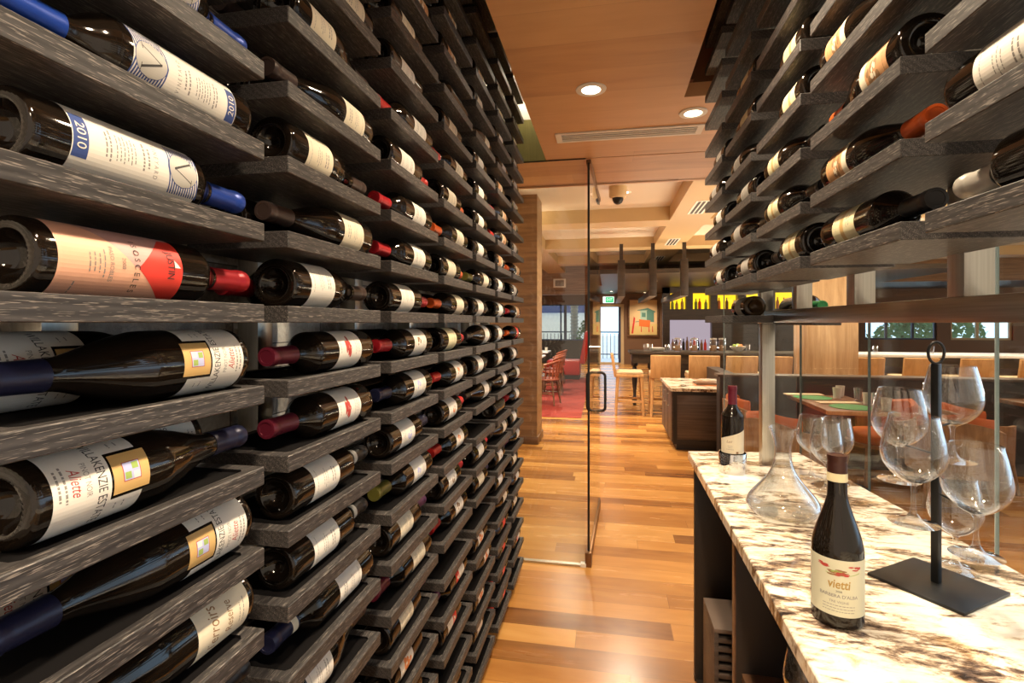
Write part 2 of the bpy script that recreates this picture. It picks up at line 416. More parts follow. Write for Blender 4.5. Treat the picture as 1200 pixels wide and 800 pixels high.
def label_mesh(design, kind):
    key = ('lab', design, kind)
    if key in _mesh: return _mesh[key]
    R = KIND[kind]['R']; b = Label(R); W = R*1.62
    if design == 'vee':
        b.rect(-W, W, .036, .188, 'paperw')
        b.rect(-.022, .022, .037, .052, 'inkb', 1); b.text('2010', 0, .0445, .013, 'paperw', 4, .026)
        for i in range(13):       # hatched block behind the round emblem
            for sg in (-1, 1):
                v0 = .144+i*.0033
                b.cols(0, sg*.030, lambda u, v0=v0: v0+abs(u)*.18, lambda u, v0=v0: v0+.0017+abs(u)*.18, 'inkb', 1)
        b.disc(0, .166, .0205, 'inkb', 2); b.disc(0, .166, .0198, 'silver', 3)
        b.stroke(-.0112, .178, .0004, .153, .0028, 'ink', 4); b.stroke(.0120, .177, .0, .1535, .0012, 'ink', 4)
        b.rect(-.0155, -.007, .1778, .1785, 'ink', 5); b.rect(.008, .016, .1768, .1775, 'ink', 5)
        b.text('V I N E Y A R D', 0, .128, .0075, 'inkg', 1, .040); b.lines(0, .118, 2, .006, .034, 'inkg', .0022, 1, 4)
        b.lines(0, .102, 6, .0042, .030, 'inkg', .0012, 1, 9); b.lines(0, .074, 2, .0045, .036, 'inkg', .0018, 1, 6)
    elif design == 'justin':
        b.rect(-W, W, .018, .157, 'paperp')
        b.cols(-.058, .003, lambda u: .097-.0 + (u-.003)*1.0, lambda u: .157, 'paperv', 1, 16)
        b.cols(-.040, .060, lambda u: min(.100-(u-.003)*.95 if u < .003 else .100+(u-.003)*1.05, .1572), lambda u: .1575, 'paperr', 2, 40)
        b.text('JUSTIN', -.004, .141, .0135, 'ink', 7, .032); b.cols(-.011, -.002, lambda u: .1465, lambda u: .1465+(u+.011)*.9, 'paperw', 6, 3)
        b.text('I S O S C E L E S', .002, .098, .0095, 'ink', 6, .058); b.text('2008', .0, .083, .006, 'inkg', 3)
        b.text('PASO ROBLES', .002, .070, .0062, 'inkg', 3, .036); b.lines(.002, .062, 4, .005, .034, 'inkg', .0013, 3, 5)
        b.lines(.030, .036, 1, .005, .018, 'inkg', .0012, 3, 5)
    elif design in ('wk', 'wka'):
        # cream paper cut away round a gold square
        b.rect(-W, W, .016, .072, 'paperw'); b.rect(-W, -.0245, .072, .108, 'paperw'); b.rect(.0245, W, .072, .108, 'paperw')
        b.rect(-.021, .021, .0745, .1155, 'gold', 0); b.rect(-.0100, .0100, .085, .105, 'inkr', 1); b.rect(-.0092, .0092, .0858, .1042, 'lilac', 2)
        for i, (u, v) in enumerate(((-.0082, .0955), (.0008, .0868), (.0018, .0965))): b.rect(u, u+.0070, v, v+.0070, 'green_ink' if i != 2 else 'paperw', 3)
        b.text('WILLAKENZIE ESTATE', 0, .0625, .0135, 'ink', 1, .096); b.text('PINOT NOIR', -.004, .0490, .0080, 'inkg', 1, .034)
        b.text('Aliette', -.004, .0380, .0155, 'inkr', 1, .028, .35); b.lines(-.004, .027, 2, .006, .052, 'inkg', .0022, 1, 7); b.lines(.034, .088, 2, .009, .012, 'inkg', .0014, 1, 4)
        b.lines(-.034, .092, 2, .008, .012, 'inkg', .0014, 1, 8)
    elif design == 'script':
        b.rect(-W, W, .016, .105, 'paper')
        b.text('Terroirs', 0, .078, .024, 'inkn', 1, .058, .4); b.text('Reserve', .004, .052, .018, 'inkn', 1, .042, .4); b.lines(0, .033, 2, .007, .04, 'inkg', .0013, 1, 3)
    elif design in ('white', 'cream', 'yellowish', 'grey'):
        pm = {'white': 'paperw', 'cream': 'paper', 'yellowish': 'papery', 'grey': 'paperg'}[design]
        v0, v1 = (.058, .142) if kind == 'bord' else (.045, .122)
        b.rect(-W, W, v0, v1, pm); h = v1-v0
        b.lines(0, v1-h*.22, 2, h*.09, .03, 'inkg', .0024, 1, 5); b.lines(0, v1-h*.5, 3, h*.07, .036, 'inkg', .0012, 1, 8); b.lines(0, v0+h*.12, 1, .004, .044, 'inkg', .001, 1, 2)
    elif design in ('redemblem', 'blueemblem', 'orangeemblem', 'brownemblem'):
        v0, v1 = (.058, .145) if kind == 'bord' else (.045, .125); h = v1-v0; c = {'r': 'inkr', 'b': 'lilac', 'o': 'inko', 'w': 'inkn'}[design[0] if design[:2] != 'br' else 'w']
        b.rect(-W, W, v0, v1, 'paperw')
        if design[0] == 'r': b.shards(0, v1-h*.42, .020, .0085, c, 14, 5)
        else: b.shards(0, v1-h*.40, .011, .012, c, 9, 6)
        b.lines(0, v0+h*.26, 3, h*.075, .040, 'inkg', .0012, 1, 5); b.lines(0, v1-h*.1, 1, .003, .034, 'inkg', .0016, 1, 3)
    elif design == 'tan':
        v0, v1 = (.055, .140) if kind == 'bord' else (.035, .118); h = v1-v0
        b.rect(-W, W, v0, v1, 'papert'); b.rect(-W, W, v1-h*.22, v1, 'paper', 1); b.shards(0, v0+h*.47, .020, .018, 'inkn', 12, 8, 1); b.shards(.002, v0+h*.5, .012, .010, 'paper', 6, 2, 2)
        b.lines(0, v0+h*.12, 1, .004, .040, 'inkn', .0013, 1, 2)
    elif design == 'banded':
        v0, v1 = (.060, .145) if kind == 'bord' else (.04, .122); h = v1-v0
        b.rect(-W, W, v0, v1, 'papery'); b.rect(-W, W, v0+h*.36, v0+h*.52, 'gold', 1); b.lines(0, v1-h*.25, 2, h*.1, .034, 'inkg', .0018, 1, 3); b.lines(0, v0+h*.16, 2, h*.08, .034, 'inkg', .001, 1, 9)
    elif design == 'orange':
        b.rect(-W, W, .05, .13, 'paperw'); b.shards(0, .092, .020, .022, 'inko', 10, 9); b.lines(0, .062, 2, .006, .03, 'inkg', .0012, 1, 3)
    elif design == 'redwhite':
        b.rect(-W, W, .05, .14, 'paperw'); b.rect(-W, W, .105, .14, 'paperr', 1); b.shards(0, .120, .012, .008, 'paperw', 6, 3, 2); b.lines(0, .08, 3, .007, .034, 'inkg', .0014, 1, 3)
    elif design == 'red':
        b.rect(-W, W, .08, .135, 'paperr'); b.lines(0, .115, 2, .009, .03, 'paperw', .002, 1, 3)
    elif design == 'vietti':
        v0, v1 = .024, .122
        b.rect(-R*1.35, R*1.35, v0, v1, 'paperpale')
        b.shards(-.026, .109, .010, .0034, 'inkr', 10, 4); b.shards(.025, .109, .010, .0036, 'inkr', 10, 6); b.shards(.0, .0995, .017, .0056, 'inkn', 14, 7); b.shards(.003, .0970, .013, .0036, 'inkr', 10, 8, 2); b.shards(-.004, .1020, .008, .0026, 'green_ink', 6, 9, 2)
        b.cols(-.020, .034, lambda u: .0950+(u*24)**2*.008, lambda u: .0958+(u*24)**2*.0088, 'green_ink', 1, 14)
        b.text('vietti', .0, .0795, .0215, 'inkgo', 3, .034, .12, .018); b.text('2008', 0, .0672, .0048, 'ink', 2); b.text("BARBERA D'ALBA", 0, .0590, .0080, 'inkg', 2, .060, 0, .012)
        b.text('TRE VIGNE', 0, .0490, .0060, 'inkg', 2, .030); b.lines(0, .0420, 3, .0050, .055, 'inkg', .0011, 1, 6)
    elif design == 'slant':
        b.cols(-R*1.35, R*1.35, lambda u: .066, lambda u: .132+u*.36, 'paper', 0, 26)
        b.text('Lail', -.012, .108, .013, 'inkn', 1, .020, .4); b.lines(-.008, .092, 3, .006, .026, 'inkg', .0014, 1, 3); b.rect(.012, .020, .067, .074, 'inkn', 1)
    _mesh[key] = b.mesh('label_'+design, 0); return _mesh[key]

LNAME = dict(vee='round emblem label', justin='peach and red label', wk='cream label with gold square', wka='cream label with gold square', script='cream script label', white='white label', cream='cream label',
             yellowish='pale yellow label', grey='grey label', redemblem='red emblem label', blueemblem='blue emblem label', orangeemblem='orange emblem label', brownemblem='brown emblem label', tan='tan picture label', banded='gold banded label',
             orange='orange picture label', redwhite='red and white label', red='red label')
CNAME = dict(c_blue='blue', c_red='red', c_wine='wine red', c_brown='brown', c_navy='navy', c_black='black', c_bright='bright red', c_orange='orange', c_silver='silver', c_green='green', c_olive='olive', c_purple='purple', c_choc='chocolate')
ORD = ['', 'first', 'second', 'third', 'fourth', 'fifth', 'sixth', 'seventh', 'eighth', 'ninth', 'tenth', 'eleventh', 'twelfth']
def put_bottle(M4, kind, design, cap, label, group, body='bottle', band=None, parts=True):
    o = link('wine_bottle', bottle_body(kind, body)); o.matrix_world = M4
    tag(o, label, 'bottle', group)
    if cap: link('capsule', capsule(kind, cap, band), o)
    if design: link('label', label_mesh(design, kind), o)
    return o
def lying(pos, direction, facing, roll, yaw=0.0):
    """direction +1: neck points away along the aisle; facing: side (+1/-1 in x) that the label looks to"""
    z = Vector((math.sin(yaw), math.cos(yaw)*direction, 0)); x = Vector((facing*math.cos(roll), 0, math.sin(roll)))
    x = (x-z*x.dot(z)).normalized(); y = z.cross(x)
    m = Matrix((x, y, z)).transposed().to_4x4(); m.translation = Vector(pos); return m

# ------------------------------------------------------------------ racks
SP = .115; T = .026; BL = .324; BP = .379; DEP = .18; REC = .004
def shelf_mesh(side):
    """tray shelf, its front edge on x=0 and its depth running to -side*x... local y is the length"""
    b = MB(); rim = .015; rs = .022; d = DEP
    o = [(0, 0), (d, 0), (d, BL), (0, BL)]; i = [(rim, rs), (d-.018, rs), (d-.018, BL-rs), (rim, BL-rs)]
    c = .006   # clipped inner corners
    i = [(rim+c, rs), (d-.018-c, rs), (d-.018, rs+c), (d-.018, BL-rs-c), (d-.018-c, BL-rs), (rim+c, BL-rs), (rim, BL-rs-c), (rim, rs+c)]
    bm = bmesh.new()
    vb = [bm.verts.new((x, y, 0)) for x, y in o]; vt = [bm.verts.new((x, y, T)) for x, y in o]
    it = [bm.verts.new((x, y, T)) for x, y in i]; ib = [bm.verts.new((x, y, T-REC)) for x, y in i]
    bm.faces.new(vb[::-1])
    for k in range(4): bm.faces.new((vb[k], vb[(k+1) % 4], vt[(k+1) % 4], vt[k]))
    top = [(0, 1, [0, 1]), (1, 2, [2, 3]), (2, 3, [4, 5]), (3, 0, [6, 7])]
    for a, bb, (p, q) in top: bm.faces.new((vt[a], vt[bb], it[q], it[p]))
    for cn, (p, q) in ((1, (1, 2)), (2, (3, 4)), (3, (5, 6)), (0, (7, 0))): bm.faces.new((vt[cn], it[q], it[p]))
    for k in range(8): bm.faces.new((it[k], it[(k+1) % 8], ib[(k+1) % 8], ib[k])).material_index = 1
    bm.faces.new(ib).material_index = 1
    bmesh.ops.recalc_face_normals(bm, faces=bm.faces[:])
    ed = [e for e in bm.edges if all(v in vb+vt for v in e.verts)]
    bmesh.ops.bevel(bm, geom=ed, offset=.0012, segments=1, affect='EDGES')
    bm.verts.index_update()
    vs = [v.co.copy() for v in bm.verts]; fs = [[v.index for v in f.verts] for f in bm.faces]; mi = [f.material_index for f in bm.faces]
    vs = [Vector((v.x*side, v.y, v.z)) for v in vs]
    if side < 0: fs = [f[::-1] for f in fs]
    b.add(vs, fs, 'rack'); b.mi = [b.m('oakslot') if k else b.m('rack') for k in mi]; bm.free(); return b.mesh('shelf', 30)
XL, XR = -.48, .40
SH_L, SH_R = shelf_mesh(-1), shelf_mesh(1)
BAYN = ['nearest', 'second-nearest', 'third-nearest', 'fourth-nearest', 'fifth-nearest', 'sixth-nearest', 'farthest']
def rack_bay(x, side, y0, ks, zpost, label, group):
    cy = y0+BL/2
    r = thing('wine_rack_bay', label, 'wine rack', (x, cy, 0), 0, group)
    for k in ks:
        s = link('shelf', SH_L if side < 0 else SH_R, r); s.location = (0, -BL/2, EYE+k*SP)
    b = MB(); px0 = side*(DEP-.006); b.box(min(px0, px0+side*.045), max(px0, px0+side*.045), .0, .044, zpost[0], zpost[1], 'steel', .002)
    link('post', b.mesh('post', 30), r); return r

def shelf_words(k):
    if k == 0: return 'eye-level shelf'
    return f"{ORD[abs(k)]} shelf {'above' if k > 0 else 'below'} eye level"
def add_bottle(rack, bay, y0, k, spec, back=False):
    d, kind, design, cap = spec[:4]; band = spec[4] if len(spec) > 4 else None
    R = KIND[kind]['R']; side = -1 if rack == 'L' else 1; xe = XL if rack == 'L' else XR
    z = EYE+k*SP+T-REC+R+.0005
    x = xe+side*(.015+.001+R) if not back else xe+side*(DEP-.004-R)
    rd = random.Random(bay*100+k*7+(3 if back else 0)+(50 if rack == 'L' else 0))
    j = rd.uniform(-.006, .006)
    y = y0+.040+j if d == 'B' else y0+BL-.001+j
    roll = rd.uniform(-.05, .25)
    if k >= 2: roll -= .15
    rk = 'stone-backed' if rack == 'L' else 'hanging'
    dsc = LNAME[design] if design else 'no label in view'
    w = f"{CNAME.get(cap, 'dark')}-capped" if len(dsc.split()) < 4 else ''
    lab = f"{w.replace(' ', '-')} bottle with {dsc} on {shelf_words(k)}, {BAYN[bay]} {rk} bay".strip()
    if back: lab = f"half-hidden bottle at the back of the {shelf_words(k)}, {BAYN[bay]} {rk} bay"
    m = lying((x, y, z), 1 if d == 'B' else -1, -side, roll, rd.uniform(-.008, .008))
    g = 'wine bottles on the stone-backed rack' if rack == 'L' else 'wine bottles on the hanging rack'
    return put_bottle(m, kind, design, cap, lab, g, 'bottle', band)

L0 = .327
# --- the rack against the stone wall
KS = [(-6, 6), (-9, 8), (-11, 10), (-12, 11), (-12, 11), (-12, 11), (-12, 11)]
for bay in range(7):
    rack_bay(XL, -1, L0+bay*BP, range(KS[bay][0], KS[bay][1]+1), (.02, 2.94), f"{BAYN[bay]} bay of grey oak shelves on a steel post against the stone wall", 'rack bays against the stone wall')
LEFT = {
 0: {3: ('B', 'bord', 'vee', 'c_blue'), 2: ('N', 'bord', 'vee', 'c_blue'), 1: ('B', 'bord', 'vee', 'c_blue'), 0: ('B', 'bord', 'justin', 'c_red'), -1: ('N', 'burg', 'wk', 'c_navy'), -2: ('B', 'burg', 'wka', 'c_navy'), -3: ('N', 'burg', 'wk', 'c_navy'),
     -4: ('N', 'burg', 'script', 'c_black'), -5: ('B', 'burg', 'script', 'c_black')},
 1: {6: ('B', 'burg', 'cream', 'c_brown'), 5: ('N', 'burg', 'cream', 'c_brown'), 4: ('B', 'burg', 'cream', 'c_brown'), 3: ('N', 'burg', 'cream', 'c_brown'), 2: ('B', 'burg', 'cream', 'c_brown'), 1: ('N', 'burg', 'cream', 'c_brown'), 0: ('B', 'burg', 'white', 'c_brown'),
     -1: ('N', 'bord', 'redemblem', 'c_wine'), -2: ('N', 'bord', 'redemblem', 'c_wine'), -3: ('B', 'bord', 'white', 'c_black', 'silver'), -4: ('B', 'bord', 'white', 'c_black', 'silver'), -5: ('N', 'bord', 'white', 'c_navy', 'paper'), -6: ('B', 'burg', 'white', 'c_brown'), -7: ('B', 'burg', 'white', 'c_black'), -8: ('B', 'burg', 'white', 'c_black')},
 2: {8: ('N', 'burg', 'tan', 'c_black'), 7: ('N', 'burg', 'tan', 'c_black'), 6: ('B', 'bord', 'cream', 'c_black'), 5: ('B', 'bord', 'white', 'c_black'), 4: ('N', 'bord', 'white', 'c_bright'), 3: ('B', 'bord', 'white', 'c_bright'), 2: ('N', 'bord', 'white', 'c_red'), 1: ('N', 'bord', 'white', 'c_red'), 0: ('B', 'bord', 'white', 'c_red'),
     -1: ('N', 'bord', 'brownemblem', 'c_red'), -2: ('N', 'bord', 'blueemblem', 'c_navy'), -3: ('B', 'bord', 'blueemblem', 'c_navy'), -4: ('N', 'bord', 'blueemblem', 'c_olive'), -5: ('B', 'bord', 'cream', 'c_purple'), -6: ('N', 'bord', 'cream', 'c_wine'), -7: ('B', 'bord', 'cream', 'c_purple'), -8: ('B', 'bord', 'orange', 'c_navy'), -9: ('B', 'bord', 'white', 'c_black')},
 3: {9: None, 8: ('B', 'bord', 'tan', 'c_black'), 7: ('B', 'bord', 'tan', 'c_black'), 6: ('N', 'bord', None, 'c_black'), 5: ('B', 'bord', 'cream', 'c_black'), 4: ('N', 'bord', 'cream', 'c_bright'), 3: ('B', 'bord', 'cream', 'c_orange'), 2: ('N', 'bord', 'cream', 'c_orange'), 1: ('B', 'bord', 'cream', 'c_orange'), 0: ('N', 'bord', 'cream', 'c_orange'),
     -1: ('B', 'bord', 'yellowish', 'c_red'), -2: ('N', 'bord', 'orangeemblem', 'c_bright'), -3: ('B', 'bord', 'orangeemblem', 'c_bright'), -4: ('N', 'bord', 'orangeemblem', 'c_bright'), -5: ('B', 'bord', 'brownemblem', 'c_red'), -6: ('N', 'bord', 'brownemblem', 'c_red'), -7: None, -8: ('N', 'bord', 'redwhite', 'c_purple'), -9: ('B', 'bord', 'redwhite', 'c_purple'), -10: None, -11: ('B', 'bord', 'white', 'c_black')},
 4: {10: None, 9: None, 8: ('B', 'bord', 'tan', 'c_black'), 7: ('B', 'burg', 'cream', 'c_black'), 6: ('N', 'burg', 'cream', 'c_black'), 5: ('B', 'bord', 'grey', 'c_black'), 4: ('B', 'bord', 'white', 'c_black'), 3: ('B', 'bord', 'white', 'c_black'), 2: ('B', 'bord', 'white', 'c_black'), 1: ('N', 'bord', 'cream', 'c_olive'), 0: ('B', 'bord', 'white', 'c_black'),
     -1: ('N', 'burg', 'white', 'c_black'), -2: ('B', 'bord', 'white', 'c_black'), -3: ('N', 'burg', 'white', 'c_black'), -4: None, -5: ('B', 'bord', 'white', 'c_red'), -6: ('B', 'bord', 'cream', 'c_navy'), -7: None, -8: ('B', 'bord', 'orange', 'c_black'), -9: ('N', 'burg', 'orange', 'c_black'), -10: ('B', 'burg', 'orange', 'c_black'), -11: ('B', 'burg', 'white', 'c_black')},
 5: {10: None, 9: ('B', 'bord', 'yellowish', 'c_black'), 8: ('B', 'bord', 'yellowish', 'c_black'), 7: ('B', 'bord', 'white', 'c_black'), 6: ('N', 'bord', 'grey', 'c_black'), 5: ('B', 'bord', 'tan', 'c_black'), 4: ('N', 'bord', 'tan', 'c_red'), 3: ('N', 'bord', 'tan', 'c_bright'), 2: ('B', 'bord', 'tan', 'c_orange'), 1: ('B', 'bord', 'white', 'c_black'), 0: ('B', 'bord', 'white', 'c_navy'),
     -1: ('B', 'burg', 'white', 'c_black'), -2: ('B', 'burg', 'cream', 'c_black'), -3: ('N', 'burg', 'white', 'c_black'), -4: ('B', 'bord', None, 'c_black'), -5: ('N', 'burg', 'cream', 'c_black'), -6: ('B', 'bord', 'brownemblem', 'c_navy'), -7: ('B', 'bord', 'white', 'c_navy'), -8: ('N', 'burg', 'cream', 'c_black'), -9: ('N', 'bord', 'red', 'c_bright'), -10: ('N', 'bord', 'red', 'c_bright'), -11: ('N', 'bord', 'red', 'c_bright'), -12: ('N', 'bord', 'red', 'c_bright')},
 6: {9: ('N', 'bord', 'yellowish', 'c_red'), 8: ('B', 'bord', 'yellowish', 'c_black'), 7: ('B', 'bord', 'grey', 'c_black'), 6: ('B', 'bord', 'grey', 'c_black'), 5: ('B', 'bord', 'grey', 'c_black'), 4: ('B', 'bord', 'tan', 'c_black'), 3: ('B', 'bord', 'grey', 'c_black'), 2: ('N', 'bord', 'tan', 'c_orange'), 1: ('B', 'bord', 'grey', 'c_black'), 0: ('N', 'bord', 'tan', 'c_red'),
     -1: ('N', 'bord', 'red', 'c_orange'), -2: ('B', 'bord', 'white', 'c_black'), -3: ('N', 'burg', 'white', 'c_black'), -4: ('N', 'bord', 'white', 'c_red'), -5: ('B', 'bord', 'white', 'c_black'), -6: ('N', 'burg', 'white', 'c_purple'), -7: ('B', 'bord', 'cream', 'c_black'), -8: ('N', 'bord', 'white', 'c_black'), -9: ('B', 'bord', 'cream', 'c_black'), -10: None, -11: ('N', 'bord', 'redwhite', 'c_bright'), -12: None},
}
BACK = {0: {2: ('B', 'bord', 'vee', 'c_blue'), 1: ('N', 'bord', None, 'c_black'), 0: ('N', 'bord', None, 'c_black'), -1: ('B', 'burg', 'wk', 'c_navy'), -2: ('N', 'burg', 'wk', 'c_navy'), -3: ('B', 'burg', 'wk', 'c_navy'), 3: ('N', 'bord', 'white', 'c_brown')},
        1: {4: ('N', 'bord', 'cream', 'c_brown'), 3: ('B', 'bord', None, 'c_black'), 1: ('B', 'bord', None, 'c_black'), 0: ('N', 'bord', None, 'c_red')},
        2: {-1: ('B', 'bord', None, 'c_black'), -2: ('B', 'bord', None, 'c_black'), 4: ('N', 'bord', None, 'c_black')}, 3: {0: ('B', 'bord', None, 'c_red'), -1: ('N', 'bord', None, 'c_black'), -2: ('B', 'bord', None, 'c_black')}}
for bay, dct in LEFT.items():
    for k, sp in dct.items():
        if sp: add_bottle('L', bay, L0+bay*BP, k, sp)
for bay, dct in BACK.items():
    for k, sp in dct.items(): add_bottle('L', bay, L0+bay*BP, k, sp, True)

# --- the hanging rack over the counter
R0 = .047
KR = [(1, 6), (1, 8), (1, 10), (1, 11), (1, 11), (0, 11)]
for bay in range(6):
    rack_bay(XR, 1, R0+bay*BP-.005, range(KR[bay][0], KR[bay][1]+1), (EYE+.043, 2.94) if bay < 5 else (EYE-.003, 2.94), f"{'farthest' if bay == 5 else BAYN[bay]} bay of grey oak shelves hanging on a steel post over the granite counter", 'rack bays over the counter')
RIGHT = {
 0: {}, 1: {1: ('B', 'bord', 'grey', 'c_silver'), 2: ('N', 'bord', 'white', 'c_black')},
 2: {1: ('N', 'bord', 'banded', 'c_black'), 2: ('N', 'burg', 'tan', 'c_orange'), 3: ('B', 'burg', 'tan', 'c_orange'), 4: ('N', 'burg', 'tan', 'c_orange')},
 3: {1: ('B', 'burg', 'banded', 'c_black'), 2: ('N', 'burg', 'banded', 'c_black'), 3: ('N', 'burg', 'banded', 'c_black'), 4: ('B', 'burg', 'banded', 'c_black'), 5: ('B', 'burg', 'banded', 'c_black')},
 4: {1: ('B', 'bord', 'grey', 'c_black'), 2: ('N', 'burg', 'grey', 'c_black'), 3: ('B', 'bord', 'grey', 'c_black'), 4: ('N', 'burg', 'grey', 'c_black'), 5: ('B', 'bord', 'yellowish', 'c_black'), 6: ('B', 'bord', 'yellowish', 'c_black')},
 5: {1: ('B', 'bord', 'white', 'c_black'), 2: ('N', 'bord', 'white', 'c_black'), 3: ('B', 'bord', 'white', 'c_black'), 4: ('N', 'bord', 'grey', 'c_black'), 5: ('B', 'bord', 'white', 'c_black')},
}
RB = ['nearest', 'second-nearest', 'third-nearest', 'fourth-nearest', 'fifth-nearest', 'farthest']
SAVE = BAYN; BAYN = RB
for bay, dct in RIGHT.items():
    for k, sp in dct.items(): add_bottle('R', bay, R0+bay*BP-.005, k, sp)
m = lying((XR+DEP-.055, R0+5*BP+.045, EYE+T-REC+.0375), 1, -1, .1)
put_bottle(m, 'bord', 'white', 'c_red', 'amber glass bottle lying base outward on the low shelf beside the steel beam', 'wine bottles on the hanging rack', 'bottlebrown')

# steel beam with the post that stands on the counter
fr = thing('rack_support', 'brushed steel beam and post holding the hanging rack above the granite counter', 'steel frame', (.594, 2.095, .914))
b = MB(); b.box(.572-.594, .617-.594, -.4-2.095, 2.05-2.095, EYE-.914, EYE-.914+.043, 'beamsteel', .0015); link('beam', b.mesh('beam', 30), fr)
b = MB(); b.box(.572-.594, .617-.594, 2.073-2.095, 2.117-2.095, 0, EYE-.914-.004, 'steel', .0015); link('post', b.mesh('post', 30), fr)
# outer-side ledge with one bottle, behind the beam
b = MB(); b.box(.6185, .70, 1.72, 2.10, EYE-.008, EYE+.017, 'rack', .001)
lo = link('ledge', b.mesh('ledge', 30), fr); lo.location = (-.594, -2.095, -.914)
put_bottle(lying((.662, 2.06, EYE+.017+.0375), -1, 1, .3), 'bord', None, 'c_green', 'green-capped dark bottle lying behind the steel beam', 'wine bottles on the hanging rack')

# ------------------------------------------------------------------ setting of the cellar
b = MB(); b.box(-9, 13, -2.2, 18.5, -.06, 0, 'floor'); struct('floor', b)
b = MB(); b.box(-.90, -.722, -.5, 3.06, 0, 3.0, 'stone'); struct('wall_left', b)
CZ = 2.428
b = MB()
for x0, x1, y0, y1 in ((-.366, .325, -.9, 2.32), (-.366, .80, 2.32, 3.07), (-2.6, 3.0, 3.085, 3.66), (.80, 1.6, -.9, 3.07)): b.box(x0, x1, y0, y1, CZ, CZ+.06, 'ceil')
struct('ceiling', b)
# slot walls above the two racks
b = MB(); b.box(-.90, -.366, -.5, 3.07, 2.96, 3.0, 'slotwood'); b.box(-.366, -.33, -.9, 3.07, CZ+.06, 2.96, 'panelwood'); struct('trim_1', b)
b = MB(); b.box(-.9, -.366, 3.068, 3.10, CZ, 2.68, 'greenpanel'); b.box(-.9, -.366, 3.068, 3.10, 2.68, 3.0, 'whitetrim'); struct('trim_2', b)
b = MB(); b.box(.325, .36, 2.29, 2.33, CZ+.06, 2.96, 'slotwood'); b.box(.29, .325, -.9, 2.32, CZ+.06, 2.96, 'slotwood'); b.box(.325, .80, 2.32, 2.36, CZ+.06, 2.96, 'slotwood'); b.box(.29, .84, -.9, 2.36, 2.96, 3.0, 'slotwood'); b.box(.80, .84, -.9, 2.36, CZ+.06, 2.96, 'slotwood'); struct('trim_3', b)
# head channel of the glass front, fascia beyond
b = MB(); b.box(-.74, -.13, 3.072, 3.083, CZ-.004, CZ+.05, 'blackedge'); b.box(-.10, 1.4, 3.070, 3.085, CZ+.004, CZ+.05, 'whitetrim'); struct('trim_4', b)
b = MB(); b.box(-2.6, 3.0, 3.64, 3.70, CZ, 3.0, 'ceil'); struct('trim_5', b)
# glass front: fixed pane on the rack side
w = bpy.data.objects.new('window_1', None); COL.objects.link(w); w['kind'] = 'structure'
b = MB(); b.box(-.722, -.135, 3.072, 3.084, .012, CZ-.004, 'glass'); link('pane', b.mesh('pane', 0), w)
b = MB(); b.box(-.722, -.160, 3.062, 3.092, 0, .012, 'steel'); b.box(-.160, -.128, 3.060, 3.094, 0, .020, 'whitetrim'); link('sill', b.mesh('sill', 0), w)
# open glass door
dv = Vector((.044, .985)); ang = math.atan2(-.044, .985)
d = bpy.data.objects.new('door_1', None); COL.objects.link(d); d['kind'] = 'structure'; d.location = (-.114, 3.095, 0); d.rotation_euler = (0, 0, ang)
b = MB(); b.box(-.006, .006, .004, .985, .07, CZ-.03, 'glass'); link('pane', b.mesh('pane', 0), d)
b = MB(); b.box(-.0065, .0065, -.001, .004, .07, CZ-.02, 'blackedge'); link('edge_seal', b.mesh('seal', 0), d)
b = MB(); b.box(-.014, .014, .02, .985, .012, .075, 'bronze', .002); link('bottom_rail', b.mesh('rail', 30), d)
b = MB(); b.box(-.019, .019, -.03, .03, 0, .085, 'bronze', .003); link('pivot_block', b.mesh('pivot', 30), d)
b = MB(); b.box(-.014, .014, .0, .985, CZ-.03, CZ-.004, 'bronze', .002); link('top_rail', b.mesh('toprail', 30), d)
for sg in (-1, 1):
    r = .03; pts = [(sg*.007, .66, .82), (sg*.045, .66, .82)]
    pts = [(sg*.006, .66, .812)] + [(sg*(.035+r*math.sin(a)), .66, .812+r-r*math.cos(a)) for a in [i*PI/12 for i in range(7)]] + [(sg*(.035+r*math.cos(a)), .66, 1.09-r+r*math.sin(a)) for a in [i*PI/12 for i in range(7)]] + [(sg*.006, .66, 1.09)]
    b = MB(); b.tube(pts, .0095, 'darkmetal', 12); link('handle', b.mesh('handle', 60), d)
# glass behind the counter and at its end
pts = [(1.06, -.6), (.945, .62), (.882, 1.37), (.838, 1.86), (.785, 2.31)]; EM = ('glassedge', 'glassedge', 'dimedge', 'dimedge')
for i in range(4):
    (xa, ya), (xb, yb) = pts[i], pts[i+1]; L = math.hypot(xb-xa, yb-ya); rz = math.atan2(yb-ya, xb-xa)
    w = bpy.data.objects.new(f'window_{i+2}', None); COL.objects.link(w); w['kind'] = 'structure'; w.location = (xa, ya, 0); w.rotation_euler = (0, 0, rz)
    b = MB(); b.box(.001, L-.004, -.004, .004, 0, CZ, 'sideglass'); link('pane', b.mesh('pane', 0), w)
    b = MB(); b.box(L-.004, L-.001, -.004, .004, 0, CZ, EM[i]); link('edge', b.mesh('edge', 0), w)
w = bpy.data.objects.new('window_6', None); COL.objects.link(w); w['kind'] = 'structure'
b = MB(); b.box(.490, .775, 2.320, 2.328, 0, CZ, 'sideglass'); link('pane', b.mesh('pane', 0), w)
b = MB(); b.box(.487, .490, 2.320, 2.328, 0, CZ, 'dimedge'); link('edge', b.mesh('edge', 0), w)

